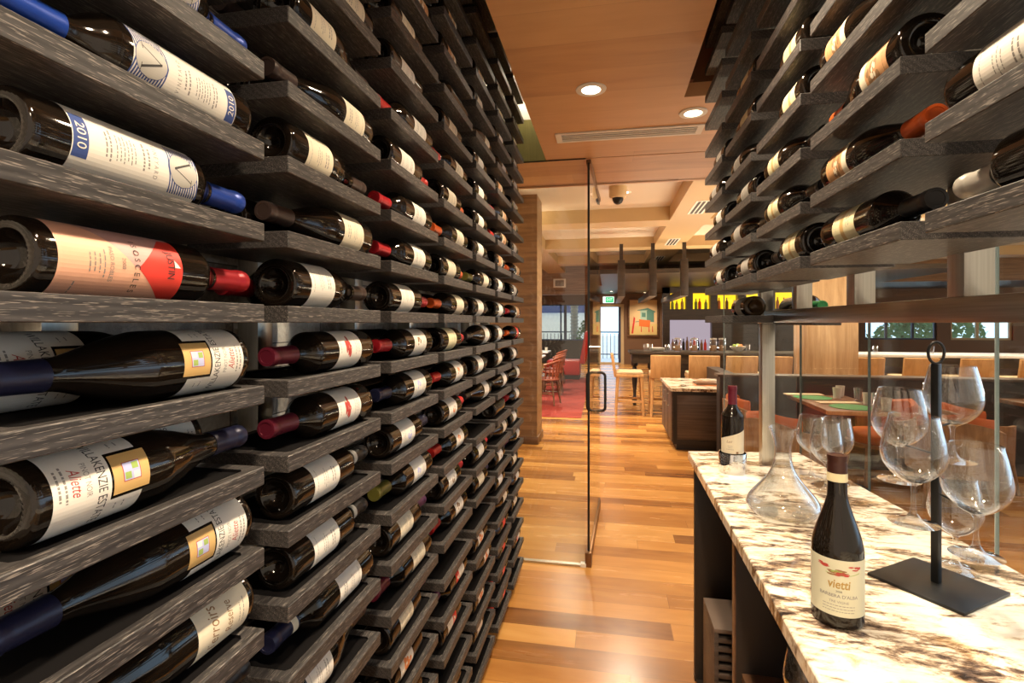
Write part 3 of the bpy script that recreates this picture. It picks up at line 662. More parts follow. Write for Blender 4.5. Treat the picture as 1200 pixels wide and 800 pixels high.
# ------------------------------------------------------------------ counter
ct = thing('tasting_counter', 'tasting counter with brown and cream granite top and open dark cabinet below', 'counter', (.6, 1.2, 0))
off = Matrix.Translation((-.6, -1.2, 0))
b = MB(); b.prism([(.292, -.6), (1.045, -.6), (.872, 1.27), (.775, 2.30), (.328, 2.24)], .880, .914, 'granite', off)
me = b.mesh('granite_top', 20); tp = link('granite_top', me, ct)
bv = tp.modifiers.new('bev', 'BEVEL'); bv.width = .004; bv.segments = 2; bv.limit_method = 'ANGLE'
def cpart(n, *a):
    b = MB(); b.box(*a, M4=off); return link(n, b.mesh(n, 30), ct)
cpart('end_panel', .345, .76, 2.17, 2.20, 0, .88, 'dark', .002)
cpart('divider', .345, .80, 1.495, 1.520, 0, .88, 'dark', .002)
cpart('divider', .325, .88, .46, .485, 0, .88, 'dark', .002)
cpart('divider_edge', .341, .345, 1.495, 1.520, 0, .88, 'walnut')
cpart('back_panel', .745, .760, .485, 1.49, 0, .88, 'dark'); cpart('back_panel', .735, .750, 1.52, 2.17, 0, .88, 'dark')
cpart('shelf', .36, .745, .485, 1.495, .47, .49, 'walnut', .001)
cpart('plinth', .35, .745, .485, 1.495, 0, .06, 'dark'); cpart('plinth', .35, .735, 1.52, 2.17, 0, .01, 'dark')
# slotted box standing in the far niche
bx = thing('slotted_box', 'grey-brown box with dark horizontal slots standing inside the counter niche', 'box', (.54, 1.99, .0101))
b = MB(); b.box(-.175, .175, -.10, .11, .355, .37, 'boxbrown', .002); link('lid', b.mesh('lid', 30), bx)
b = MB(); b.box(-.175, -.16, -.10, .11, 0, .355, 'cab', .001); b.box(.16, .175, -.10, .11, 0, .355, 'cab', .001); b.box(-.16, .16, -.07, .11, 0, .355, 'dark'); link('case', b.mesh('case', 30), bx)
for i in range(11):
    b = MB(); b.box(-.16, .16, -.10, -.07, .012+i*.031, .012+i*.031+.016, 'cab', .001); link('slat', b.mesh('slat', 30), bx)

# ------------------------------------------------------------------ glassware
def glass_prof(h, rb, rr, bowl_h, foot):
    s = h-bowl_h
    out = prof_smooth([(0, .0005), (foot, .0), ], 1)
    o = [(0, .001), (foot-.002, .0005), (foot, .0015), (foot*.7, .004), (foot*.32, .009), (.0062, .020), (.0040, .034), (.0036, s*.7), (.0042, s-.008), (.0085, s-.001)]
    o += prof_smooth([(.0085, s-.001), (rb*.55, s+bowl_h*.09), (rb*.88, s+bowl_h*.25), (rb, s+bowl_h*.42), (rb*.97, s+bowl_h*.58), ((rb+rr)/2*.99, s+bowl_h*.80), (rr, h)], 5)[1:]
    t = .0011
    i = prof_smooth([(rr-t, h), ((rb+rr)/2*.99-t, s+bowl_h*.80), (rb*.97-t, s+bowl_h*.58), (rb-t, s+bowl_h*.42), (rb*.88-t, s+bowl_h*.25), (rb*.55, s+bowl_h*.09+t*1.4), (.004, s+.004), (0, s+.0035)], 5)
    return o+[(rr-t/2, h+.0006)]+i
_gm = {}
def wineglass(pos, label, group, h=.205, rb=.052, rr=.039, bowl=.125, foot=.041):
    key = (h, rb, rr, bowl, foot)
    if key not in _gm:
        p = glass_prof(h, rb, rr, bowl, foot); n = next(i for i, q in enumerate(p) if q[1] > h-bowl-.0005)
        a = MB(); a.lathe(p[n:], 48, 'wglass'); c = MB(); c.lathe(p[:n+1], 40, 'wglass')
        st = [q for q in p[:n+1]]; k = next(i for i, q in enumerate(st) if q[1] > .019)
        f = MB(); f.lathe(st[:k+1], 40, 'wglass'); s2 = MB(); s2.lathe(st[k:], 20, 'wglass')
        _gm[key] = (a.mesh('bowl', 60), s2.mesh('stem', 60), f.mesh('foot', 60))
    o = thing('wine_glass', label, 'wine glass', pos, 0, group)
    for nme, me in zip(('bowl', 'stem', 'foot'), _gm[key]): link(nme, me, o)
    return o
CT = .9145
TG = 'tall wine glasses on the counter'
wineglass((.690, 1.927, CT), 'tall wine glass just beside the steel post on the granite counter', TG, .215, .048, .037, .125, .036)
wineglass((.745, 1.862, CT), 'tall wine glass closest to the glass wall on the granite counter', TG, .222, .048, .037, .130, .036)
wineglass((.680, 1.780, CT), 'tall wine glass standing in front of the other two on the granite', TG, .222, .047, .036, .130, .036)
HG = 'wine glasses hung on the iron stand'
HANG = [((.727, 1.255), 1.153, 'wine glass hung highest on the iron stand, behind its post'), ((.639, 1.283), 1.098, 'wine glass hung on the iron stand on the side of the decanter'), ((.572, 1.100), 1.068, 'wine glass hung on the iron stand facing the aisle'), ((.668, 1.087), 1.020, 'wine glass hung lowest on the iron stand, in front of the others')]
for (x, y), z, l in HANG: wineglass((x, y, z), l, HG, .205, .0525, .039, .128, .041)
wineglass((.742, 1.272, CT), 'wine glass standing on the granite behind the iron stand', HG, .200, .049, .037, .125, .041)
UG = 'wine glasses on the shelf under the counter'
for i, (x, y) in enumerate(((.45, 1.30), (.47, 1.19), (.58, 1.25))): wineglass((x, y, .4905), ['wine glass on the shelf under the counter, by the divider', 'wine glass on the shelf under the counter, far from the divider', 'wine glass at the back of the shelf under the counter'][i], UG, .195, .046, .036, .118, .036)
# iron stand
st = thing('glass_stand', 'black iron wine glass stand with square plate and ring handle', 'glass stand', (.659, 1.188, CT))
rz = Matrix.Rotation(math.radians(35.5), 4, 'Z')
b = MB(); b.box(-.0855, .0855, -.0845, .0845, 0, .006, 'black', .0015, rz); link('base_plate', b.mesh('plate', 30), st)
b = MB(); b.box(-.0068, .0068, -.0068, .0068, .006, .452, 'black', .001, rz); link('post', b.mesh('post', 30), st)
b = MB(); b.tube([Vector((.0165*math.cos(a)*math.cos(.2), .0165*math.cos(a)*math.sin(.2), .474+.022*math.sin(a))) for a in [2*PI*i/28 for i in range(28)]], .0028, 'black', 8, True); link('ring', b.mesh('ring', 60), st)
for (x, y), z, l in HANG:
    dx, dy = x-.659, y-1.188; L = math.hypot(dx, dy); ux, uy = dx/L, dy/L; zz = z-CT+.205-.128+.006
    pts = [(ux*.006, uy*.006, zz), (ux*(L-.017), uy*(L-.017), zz)]
    a0 = math.atan2(-uy, -ux)
    arc = [(dx+.017*math.cos(a0+q), dy+.017*math.sin(a0+q), zz) for q in [i*5.2/16 for i in range(17)]]
    b = MB(); b.tube(pts[:1]+arc, .0022, 'black', 8); link('arm', b.mesh('arm', 60), st)
# decanter
dc = thing('decanter', 'clear glass wine decanter with wide flat base and flared lip', 'decanter', (.480, 1.545, CT))
o = prof_smooth([(.058, .001), (.080, .006), (.0935, .022), (.0945, .034), (.085, .052), (.062, .080), (.040, .108), (.0265, .138), (.0215, .165), (.0220, .190), (.0275, .218), (.0375, .243)], 5)
i = [(max(r-.0018, 0), z+(.0025 if z < .03 else 0)) for r, z in o[::-1]]
b = MB(); b.lathe([(0, .004), (.03, .003)]+o+[(.0368, .2440)]+i+[(.03, .006), (0, .0075)], 64, 'wglass'); link('bowl', b.mesh('decanter', 60), dc)
# bottles standing on the counter
put_bottle(Matrix.Translation((.408, 1.02, CT)) @ Matrix.Rotation(math.atan2(-1.02, -.408)+.06, 4, 'Z'), 'stand', 'vietti', 'c_choc', 'red wine bottle with pale illustrated label standing at the front of the granite counter', None, 'bottle', 'papery')
cs = MB(); cs.lathe([(0, .0), (.046, 0), (.047, .002), (.047, .068), (.046, .070), (.0445, .069), (.0445, .005), (0, .005)], 48, 'chrome')
c = link('bottle_coaster', cs.mesh('coaster', 40)); c.location = (.441, 1.96, CT); tag(c, 'polished silver coaster holding a wine bottle on the granite counter', 'coaster')
put_bottle(Matrix.Translation((.441, 1.96, CT+.0055)) @ Matrix.Rotation(math.atan2(-1.96, -.441), 4, 'Z'), 'bord', 'slant', 'c_wine', 'wine bottle with slanted cream label standing in the silver coaster', None)

# ------------------------------------------------------------------ lamps
def downlight(x, y, z, label, power, r=.05, spot=True, col=(1, .80, .56), size=130, blend=.9, group='recessed ceiling lights'):
    o = thing('downlight', label, 'ceiling light', (x, y, z), 0, group)
    b = MB(); b.lathe([(r*.78, -.001), (r*.80, -.005), (r*1.25, -.004), (r*1.28, 0)], 32, 'whitetrim'); link('trim_ring', b.mesh('ring', 40), o)
    b = MB(); b.lathe([(0, -.002), (r*.79, -.002)], 32, 'lens'); link('lens', b.mesh('lens', 40), o)
    if spot:
        l = bpy.data.lights.new('downlight_lamp', 'SPOT'); l.energy = power; l.color = col; l.spot_size = math.radians(size); l.spot_blend = blend; l.shadow_soft_size = r*.8
        lo = bpy.data.objects.new('downlight_lamp', l); COL.objects.link(lo); lo.location = (x, y, z-.03)
    return o
downlight(-.07, 2.17, CZ, 'round recessed ceiling light in the wood ceiling over the aisle', 80)
downlight(.39, 2.50, CZ, 'round recessed ceiling light in the wood ceiling by the hanging rack', 80)
for i, (x, y, p) in enumerate(((.10, 1.15, 100), (.06, .10, 105), (.12, -.60, 115))):
    downlight(x, y, CZ, ['recessed light over the middle of the aisle', 'recessed light over the near aisle', 'recessed light at the cellar entrance ceiling'][i], p)
# counter lights in the soffit behind the hanging rack
for i, (x, y, p) in enumerate(((.70, 1.95, 105), (.72, 1.2, 95), (.74, .5, 60))):
    downlight(x, y, 2.955, ['light in the rack slot over the steel post', 'light in the rack slot over the iron stand', 'light in the rack slot over the near counter'][i], p, .04, True, (1, .84, .62), 60, .5)
downlight(-.43, 2.98, 2.955, 'small added light at the end of the slot over the stone-backed rack', 9, .03, True, (1, .84, .62), 150, .8)  # lamp added to brighten the olive panel at the slot end

for i, (x, y, p) in enumerate(((1.2, 17.5, 130), (.1, 16.6, 150), (-1.7, 16.6, 160), (1.3, 15.2, 120), (-.9, 14.9, 130))):  # lamps added to brighten the back wall, door and painting
    downlight(x, y, 2.45, ['picture light in front of the framed painting', 'recessed light before the glazed back door', 'recessed light before the back window', 'recessed light behind the bar canopy', 'recessed light just behind the bulkhead'][i], p, .06, True, (1, .82, .60), 140, .8, 'back room ceiling lights')
for i, x in enumerate((1.0, 2.4, 3.8)):  # lamps added under the canopy to brighten the back bar
    downlight(x, 11.5, 2.355, ['added canopy light at the end by the hanging frames', 'canopy light in the middle of the bar canopy', 'added canopy light towards the maple pillar'][i], 110, .05, True, (1, .82, .60), 140, .8, 'bar canopy lights')
# added upward fill lights without any fixture, brightening the coffers
for nm, loc, sx, sy, p in (('ledge_fill_light', (4.6, 5.70, .93), 6.6, .08, 230), ('bar_fill_light', (2.6, 9.35, 1.02), 4.5, .06, 170), ('canopy_uplight', (-1.9, 6.3, 2.0), .4, .4, 90)):
    l = bpy.data.lights.new(nm, 'AREA'); l.shape = 'RECTANGLE'; l.size = sx; l.size_y = sy; l.energy = p; l.color = (1, .80, .56)
    lo = bpy.data.objects.new(nm, l); COL.objects.link(lo); lo.location = loc; lo.rotation_euler = (PI, 0, 0)
# vent in the soffit
v = thing('ceiling_vent', 'long white linear air vent in the wood ceiling', 'vent', (.10, 2.71, CZ))
b = MB(); W2, D2 = .37, .065
b.box(-W2, W2, -D2, -D2+.02, -.006, 0, 'whitetrim'); b.box(-W2, W2, D2-.02, D2, -.006, 0, 'whitetrim'); b.box(-W2, -W2+.03, -D2+.02, D2-.02, -.006, 0, 'whitetrim'); b.box(W2-.03, W2, -D2+.02, D2-.02, -.006, 0, 'whitetrim'); link('frame', b.mesh('vframe', 30), v)
b = MB(); b.box(-W2+.03, W2-.03, -D2+.02, D2-.02, -.001, 0, 'blackedge'); link('backing', b.mesh('vback', 30), v)
for k in range(3):
    b = MB(); y = -.028+k*.026; b.box(-W2+.03, W2-.03, y, y+.010, -.005, -.001, 'whitetrim'); link('slat', b.mesh('vslat', 30), v)
# ------------------------------------------------------------------ restaurant shell
def sbox(name, *a, bev=0.0):
    b = MB(); b.box(*a, bev); return struct(name, b)
b = MB(); b.box(-1.5, -.83, 6.05, 6.5, .09, 2.98, 'panelwood'); b.box(-1.52, -.815, 6.035, 6.515, 0, .09, 'walnut', .003); struct('wall_pier', b)
b = MB(); b.box(-9, 13, 3.70, 14.2, 2.98, 3.02, 'coffer'); struct('ceiling_restaurant', b)
n = 6
for x0, x1 in ((-1.62, -1.14), (.80, 1.30), (3.3, 3.75), (5.8, 6.25)):
    b = MB(); b.box(x0, x1, 3.70, 14.0, 2.80, 2.98, 'beampaint'); struct(f'trim_{n}', b); n += 1
for y0 in (4.60, 7.0, 9.4, 11.8):
    for x0, x1 in ((-4, -1.62), (-1.14, .80), (1.30, 3.3), (3.75, 5.8), (6.25, 9)):
        b = MB(); b.box(x0, x1, y0, y0+.45, 2.80, 2.98, 'beampaint'); struct(f'trim_{n}', b); n += 1
b = MB(); b.box(-6, -.30, 14.0, 14.2, 2.22, 2.98, 'panelwood'); b.box(-.30, 13, 14.0, 14.2, 2.45, 2.98, 'panelwood'); struct('wall_bulkhead', b)
b = MB(); b.box(-6, 13, 14.2, 18.5, 2.45, 2.5, 'bardark'); struct('ceiling_back', b)
# back wall with window and glazed door openings
b = MB()
b.box(-6, -2.55, 18.3, 18.5, 0, 2.45, 'backwall'); b.box(-2.55, -.78, 18.3, 18.5, 2.10, 2.45, 'backwall'); b.box(-2.55, -.78, 18.3, 18.5, 0, .82, 'banquette')
b.box(-.78, -.36, 18.3, 18.5, 0, 2.45, 'backwall'); b.box(-.36, .55, 18.3, 18.5, 2.10, 2.45, 'backwall'); b.box(.55, 5.0, 18.3, 18.5, 0, 2.45, 'backwall')
struct('wall_back', b)
def frame_window(name, x0, x1, y, z0, z1, mull, fm, w=.05):
    o = bpy.data.objects.new(name, None); COL.objects.link(o); o['kind'] = 'structure'
    b = MB(); b.box(x0, x1, y, y+.06, z0, z0+w, fm); b.box(x0, x1, y, y+.06, z1-w, z1, fm); b.box(x0, x0+w, y, y+.06, z0+w, z1-w, fm); b.box(x1-w, x1, y, y+.06, z0+w, z1-w, fm)
    for mx, mw in mull: b.box(mx-mw/2, mx+mw/2, y, y+.06, z0+w, z1-w, fm)
    link('window_frame', b.mesh('wframe', 0), o)
    b = MB(); b.box(x0+w, x1-w, y+.025, y+.033, z0+w, z1-w, 'glass'); link('pane', b.mesh('pane', 0), o); return o
frame_window('window_7', -2.55, -.78, 18.34, .82, 2.10, [(-1.66, .05), (-1.50, .10)], 'navyframe', .04)
d = bpy.data.objects.new('door_2', None); COL.objects.link(d); d['kind'] = 'structure'
b = MB(); b.box(-.36, -.25, 18.32, 18.38, .0, 2.10, 'cream'); b.box(.44, .55, 18.32, 18.38, 0, 2.10, 'cream'); b.box(-.25, .44, 18.32, 18.38, 2.0, 2.10, 'cream'); b.box(-.25, .44, 18.32, 18.38, 0, .06, 'cream'); b.box(.36, .44, 18.30, 18.36, .06, 2.0, 'navyframe'); link('door_frame', b.mesh('df', 0), d)
b = MB(); b.box(-.25, .36, 18.345, 18.353, .06, 2.0, 'glass'); link('pane', b.mesh('pane', 0), d)
# side and far walls, windows to the garden
b = MB(); b.box(-6.2, -6, 3.66, 18.5, 0, 3, 'backwall'); struct('wall_west', b)
b = MB()
for x0, x1 in ((5.0, 7.5), (9.4, 9.75), (11.3, 13)): b.box(x0, x1, 16.9, 17.1, 0, 2.45, 'backwall')
for x0, x1 in ((7.5, 9.4), (9.75, 11.3)): b.box(x0, x1, 16.9, 17.1, 0, .95, 'backwall'); b.box(x0, x1, 16.9, 17.1, 2.05, 2.45, 'backwall')
struct('wall_far', b)
b = MB(); b.box(4.8, 5.0, 16.9, 18.5, 0, 2.45, 'backwall'); struct('wall_return', b)
frame_window('window_8', 7.5, 9.4, 16.95, .95, 2.05, [(8.1, .06), (8.8, .06)], 'navyframe', .05)
frame_window('window_9', 9.75, 11.3, 16.95, .95, 2.05, [(10.45, .07)], 'cream', .06)
# outside
b = MB(); b.box(-30, 40, 18.5, 60, -.12, -.06, 'ext_white'); struct('ground', b)
b = MB(); b.box(-14, -1.2, 34, 36, 0, 2.6, 'ext_wall'); b.box(-14, -1.2, 33.8, 34, 2.1, 2.6, 'inkb'); tag(link('far_building', b.mesh('bld', 0)), 'pale building with blue band outside beyond the railing', 'building')
rl = thing('balcony_railing', 'dark metal balcony railing outside the glazed door and window', 'railing', (-1, 22, 0))
b = MB(); b.box(-6, 5, -.02, .02, 1.03, 1.08, 'rail'); link('top_bar', b.mesh('tb', 0), rl)
b = MB(); b.box(-6, 5, -.02, .02, .10, .14, 'rail'); link('bottom_bar', b.mesh('bb', 0), rl)
b = MB(); b.box(-.012, .012, -.012, .012, .0, 1.05, 'rail'); bal = b.mesh('bal', 0)
for i in range(70): o = link('baluster', bal, rl); o.location = (-6+i*.158, 0, -.06)
pt = thing('palm_tree', 'palm trunk with fronds outside the window', 'tree', (-1.35, 21, -.06))
b = MB(); b.lathe([(.0, 0)]+[((.17 if k % 2 else .13), k*.07) for k in range(52)]+[(0, 3.7)], 14, 'bark'); link('trunk', b.mesh('trunk', 0), pt)
b = MB(); rd = random.Random(4)
for k in range(26):
    a = k*.9; pts = []
    for j in range(7): q = j/6; pts.append(Vector((math.cos(a)*q*1.5, math.sin(a)*q*1.5, 3.6+.9*q-1.9*q*q)))
    b.tube(pts, .05, 'leaf', 4, False, [.02+.05*math.sin(PI*j/6) for j in range(7)])
link('crown', b.mesh('crown', 60), pt)
def bush(x, y, r, h, label, name='shrub', seed=1):
    rd = random.Random(seed); b = MB()
    for k in range(420):
        th = rd.uniform(0, 6.28); ph = rd.uniform(.05, 1.5); q = rd.uniform(.75, 1.0)
        c = Vector((math.cos(th)*math.cos(ph)*r*q, math.sin(th)*math.cos(ph)*r*q, math.sin(ph)*h*q)); s = rd.uniform(.06, .12)*max(r, .6)
        u = Vector((rd.gauss(0, 1), rd.gauss(0, 1), rd.gauss(0, 1))).normalized(); w = u.cross(Vector((.3, .5, .8))).normalized()
        b.add([c-u*s, c+w*s*.6, c+u*s, c-w*s*.6], [(0, 1, 2, 3)], 'leaf')
    o = link(name, b.mesh(name, 0)); o.location = (x, y, -.06); return tag(o, label, 'shrub')
bush(-.95, 20.6, .35, 1.6, 'dark green plant growing outside beside the palm trunk', 'shrub', 2)
for i, (x, y, r, h) in enumerate(((9.6, 24.0, 1.5, 1.6), (12.9, 25.2, 1.6, 1.7), (15.0, 28.5, 2.0, 2.1), (18.5, 33, 2.2, 2.5))):
    bush(x, y, r, h, ['round green shrub outside the first garden window', 'green shrub outside between the two garden windows', 'green shrub outside the cream framed garden window', 'green shrub farthest along outside the garden windows'][i], 'garden_shrub', 10+i)

# exit sign, wall vent, dome camera, ceiling lights, beam vents
s = thing('exit_sign', 'lit green exit sign hanging over the glazed back door', 'exit sign', (.015, 18.2, 2.25))
b = MB(); b.box(-.19, .19, -.02, .02, -.11, .11, 'exitwhite', .004); link('housing', b.mesh('eh', 30), s)
b = MB(); b.box(-.10, .17, -.024, -.0205, -.09, .09, 'exitgreen'); vs, fs = text_geo('EXIT'); b.add([(.035+x*.10, -.0255, y*.13) for x, y, _ in vs], fs, 'exitwhite'); link('face', b.mesh('ef', 0), s)
v = thing('wall_vent', 'white framed square air grille on the wood bulkhead', 'vent', (-1.30, 14.0, 2.53))
b = MB(); b.box(-.17, .17, -.02, 0, -.12, .12, 'whitetrim', .004); link('frame', b.mesh('wv', 30), v)
b = MB(); b.box(-.12, .12, -.022, -.02, -.08, .08, 'inkg'); link('grille', b.mesh('wg', 0), v)
for i, (y, l) in enumerate(((6.3, 'nearest'), (8.9, 'second'), (11.1, 'farthest'))):
    v = thing('beam_vent', f'{l} slotted air vent in the long ceiling beam', 'vent', (1.055, y, 2.80), 0, 'slotted beam vents')
    b = MB(); b.box(-.09, .09, -.35, .35, -.006, 0, 'whitetrim', .001); link('frame', b.mesh('bvf', 0), v)
    for k in range(3):
        b = MB(); b.box(-.065+k*.05, -.035+k*.05, -.32, .32, -.008, -.006, 'ink'); link('slot', b.mesh('bvs', 0), v)
dcam = thing('security_camera', 'white and black dome security camera on the coffered ceiling', 'camera', (.11, 5.9, 2.98))
b = MB(); b.lathe([(0, 0), (.10, 0), (.10, -.10), (.085, -.125), (0, -.125)], 24, 'cream'); link('housing', b.mesh('ch', 40), dcam)
b = MB(); b.lathe([(.062, -.125), (.06, -.15), (.045, -.18), (.02, -.195), (0, -.198)], 24, 'black'); link('dome', b.mesh('cd', 60), dcam)
RL = [(.19, 6.15), (-2.2, 6.6), (-.6, 7.9), (-2.6, 9.2), (2.3, 6.3), (4.8, 6.2), (2.3, 8.6), (4.8, 8.6), (-2.2, 11), (.1, 10.8), (7.3, 7.5)]
for i, (x, y) in enumerate(RL):
    downlight(x, y, 2.98, ['recessed light just past the dome camera', 'recessed light above the red rug corner', 'recessed light over the walkway beside the red rug', 'recessed light over the dining tables', 'recessed light over the half wall', 'recessed light over the booth tables', 'recessed light above the maple pillar',
              'recessed light over the long bar', 'recessed light at the far dining tables', 'recessed light in front of the back bar', 'recessed light at the end of the long bar'][i], (320, 260, 300, 380, 100, 40, 260, 300, 420, 300, 240)[i], .06, True, (1, .82, .60), 140, .8, 'restaurant ceiling lights')
# hanging dark wood frames over the bar and the dark canopy behind
for i, x in enumerate((.224, .749, 1.26)):
    h = thing('hanging_wood_frame', ['dark wood hanging frame nearest the glazed door', 'middle dark wood hanging frame over the bar', 'dark wood hanging frame nearest the hanging bottle rack'][i], 'wood frame', (x, 9.0, 1.9), 0, 'dark hanging wood frames')
    b = MB(); b.box(-.06, .06, -.06, .06, 0, .90 if False else .62, 'bardark', .004); link('post', b.mesh('hp', 30), h)
    b = MB(); b.box(-.06, .06, .06, 3.2, 0, .10, 'bardark', .004); link('beam', b.mesh('hb', 30), h)
    b = MB(); b.box(-.03, .03, -.03, .03, .62, .90, 'bardark'); link('hanger', b.mesh('hh', 30), h)
b = MB(); b.box(-.15, 6, 9.7, 13.99, 2.36, 2.44, 'bardark'); cn = tag(link('bar_canopy', b.mesh('canopy', 30)), 'dark wood canopy hung over the bar', 'canopy')
b = MB(); b.box(1.35, 5.5, 13.6, 13.99, 1.52, 2.36, 'bardark')
# ------------------------------------------------------------------ back bar
bb = thing('back_bar', 'dark wood back bar with yellow lit niches and bottle shelf', 'back bar', (3.4, 13.8, 0))
b = MB(); b.box(-2.0, 2.4, -.05, .19, 0, .74, 'bardark'); b.box(-2.0, -1.83, -.05, .19, .74, 2.36, 'bardark'); b.box(-.80, 2.4, -.05, .19, .74, 1.80, 'bardark'); b.box(-1.83, -.80, -.05, .19, 1.52, 1.80, 'bardark'); b.box(-2.0, 2.4, -.05, .19, 2.21, 2.36, 'bardark')
for x0, x1 in ((-1.43, -1.26), (-.84, -.66), (-.18, .02), (.5, .7), (1.2, 2.4), (-1.83, -1.82)): b.box(x0, x1, -.05, .19, 1.80, 2.21, 'bardark')
b.box(-1.83, -.80, -.2, .19, .72, .74, 'bardark'); link('carcass', b.mesh('carc', 30), bb)
NI = [(-1.82, -1.43), (-1.26, -.84), (-.66, -.18), (.02, .5), (.7, 1.2)]
for x0, x1 in NI:
    b = MB(); b.box(x0, x1, .17, .185, 1.80, 2.21, 'niche'); link('lit_niche', b.mesh('niche', 0), bb)
b = MB(); b.box(-1.83, -.80, .17, .185, .74, 1.52, 'backlit'); link('lit_panel', b.mesh('lp', 0), bb)
rd = random.Random(12); bi = 0
bcm = {}
for c in ('inkb', 'inkn', 'wglass', 'green_ink', 'gold', 'paperr', 'bottle', 'inko'):
    b = MB(); b.lathe([(0, 0), (.038, 0), (.038, .17), (.03, .20), (.014, .23), (.014, .29), (0, .29)], 14, c); bcm[c] = b.mesh('spirit', 40)
SG = 'spirit bottles in the back bar'
for x0, x1 in NI:
    for k in range(3):
        c = rd.choice(('inkn', 'inko', 'gold', 'green_ink', 'paperr')); o = link('spirit_bottle', bcm[c]); o.location = (3.4+x0+.08+k*(x1-x0-.16)/2+rd.uniform(-.03, .03), 13.86, 1.801); o.scale = (1, 1, rd.uniform(.75, 1.05))
        tag(o, 'small spirit bottle standing in a yellow lit niche of the back bar', 'bottle', 'spirit bottles in the lit niches')
for k in range(11):
    c = rd.choice(list(bcm)); o = link('spirit_bottle', bcm[c]); o.location = (3.4-1.76+k*.088, 13.72, .741); o.scale = (.95, .95, rd.uniform(.85, 1.2)); tag(o, 'spirit bottle standing on the lit shelf of the back bar', 'bottle', SG)
# picture on the back wall: lifeguard hut on a beach
p = thing('framed_painting', 'framed painting of a teal beach hut with red board on the back wall', 'painting', (1.2, 18.3, 1.63))
b = MB(); b.box(-.52, .52, -.05, 0, -.66, -.60, 'walnut', .004); b.box(-.52, .52, -.05, 0, .60, .66, 'walnut', .004); b.box(-.52, -.46, -.05, 0, -.60, .60, 'walnut', .004); b.box(.46, .52, -.05, 0, -.60, .60, 'walnut', .004); link('frame', b.mesh('pf', 30), p)
b = MB()
def flat(poly, mat, l): b.add([(x, -.02-l*.002, z) for x, z in poly], [tuple(range(len(poly)))], mat)
flat([(-.46, -.60), (.46, -.60), (.46, .60), (-.46, .60)], 'sky_paint', 0); flat([(-.46, -.60), (.46, -.60), (.46, -.22), (-.46, -.30)], 'sand_paint', 1)
flat([(-.10, -.10), (.36, -.16), (.36, .22), (-.10, .26)], 'teal2_paint', 2); flat([(.12, -.13), (.36, -.16), (.36, .22), (.12, .24)], 'teal_paint', 3); flat([(-.20, .26), (.16, .33), (.42, .20), (.38, .17), (.12, .25), (-.2, .24)], 'teal_paint', 4)
flat([(-.05, .02), (.08, .01), (.08, .16), (-.05, .17)], 'teal_paint', 4); flat([(-.14, -.30), (.22, -.34), (.24, -.10), (-.14, -.06)], 'or_paint', 4); flat([(-.40, -.55), (-.34, -.56), (-.27, -.02), (-.32, .04)], 'red_paint', 4); flat([(-.27, -.14), (-.10, -.12), (-.10, -.14), (-.27, -.16)], 'teal_paint', 3)
for x in (-.08, .18, .30): flat([(x, -.5), (x+.03, -.5), (x+.02, -.3), (x, -.3)], 'red_paint', 3)
link('canvas', b.mesh('pc', 0), p)

# ------------------------------------------------------------------ bar table, stools
bt = thing('bar_counter', 'long dark-topped bar counter with turned legs behind the maple stools', 'bar', (.4, 8.95, 0))
b = MB(); b.box(-.05, 2.9, -.32, .45, .93, .97, 'bardark', .004); b.box(2.9, 9.0, -.32, .45, .93, .97, 'whitecloth', .004); link('top', b.mesh('bt', 30), bt)  # white stretch of the dark top paints in the bright window reflection
b = MB(); b.box(.0, 9.0, -.22, .36, .78, .93, 'bardark', .003); link('apron', b.mesh('ba', 30), bt)
tl = [(.055, .78), (.055, .70), (.032, .68), (.05, .60), (.045, .42), (.028, .26), (.024, .16), (.04, .13), (.045, .07), (.03, .02), (.03, 0), (0, 0)]
b = MB(); b.lathe(tl[::-1], 16, 'dark'); lg = b.mesh('turned', 40)
for x in (.10, .10, 1.9, 3.7, 5.5): pass
for x, y in ((.06, .30), (.30, -.18), (2.4, -.18), (2.4, .3), (4.8, -.18), (7.2, -.18)): o = link('leg', lg, bt); o.location = (x, y, 0)
def stool():
    r = thing('bar_stool', 'x', 'bar stool', (0, 0, 0), 0, 'maple bar stools along the bar')
    b = MB(); b.box(-.22, .22, -.21, .21, .60, .645, 'lightwood', .006); link('seat_frame', b.mesh('ss', 30), r)
    b = MB(); b.box(-.215, .215, -.205, .205, .645, .69, 'seatpad', .018); link('seat', b.mesh('sp', 40), r)
    b = MB(); M4 = Matrix.Translation((0, -.215, .60)) @ Matrix.Rotation(math.radians(9), 4, 'X'); b.box(-.22, .22, -.025, .02, 0, .36, 'lightwood', .008, M4); link('backrest', b.mesh('sb', 40), r)
    for x in (-1, 1):
        for y in (-1, 1):
            b = MB(); b.tube([(x*.185, y*.18, .60), (x*.205, y*.21, 0)], .024, 'lightwood', 6, False, [.028, .02]); link('leg', b.mesh('sl', 30), r)
    b = MB(); b.box(-.20, .20, -.205, -.185, .20, .235, 'lightwood'); b.box(-.20, .20, .185, .205, .20, .235, 'lightwood'); b.box(-.205, -.185, -.19, .19, .20, .235, 'lightwood'); b.box(.185, .205, -.19, .19, .20, .235, 'lightwood'); link('stretcher', b.mesh('str', 30), r)
    return r
S0 = stool()
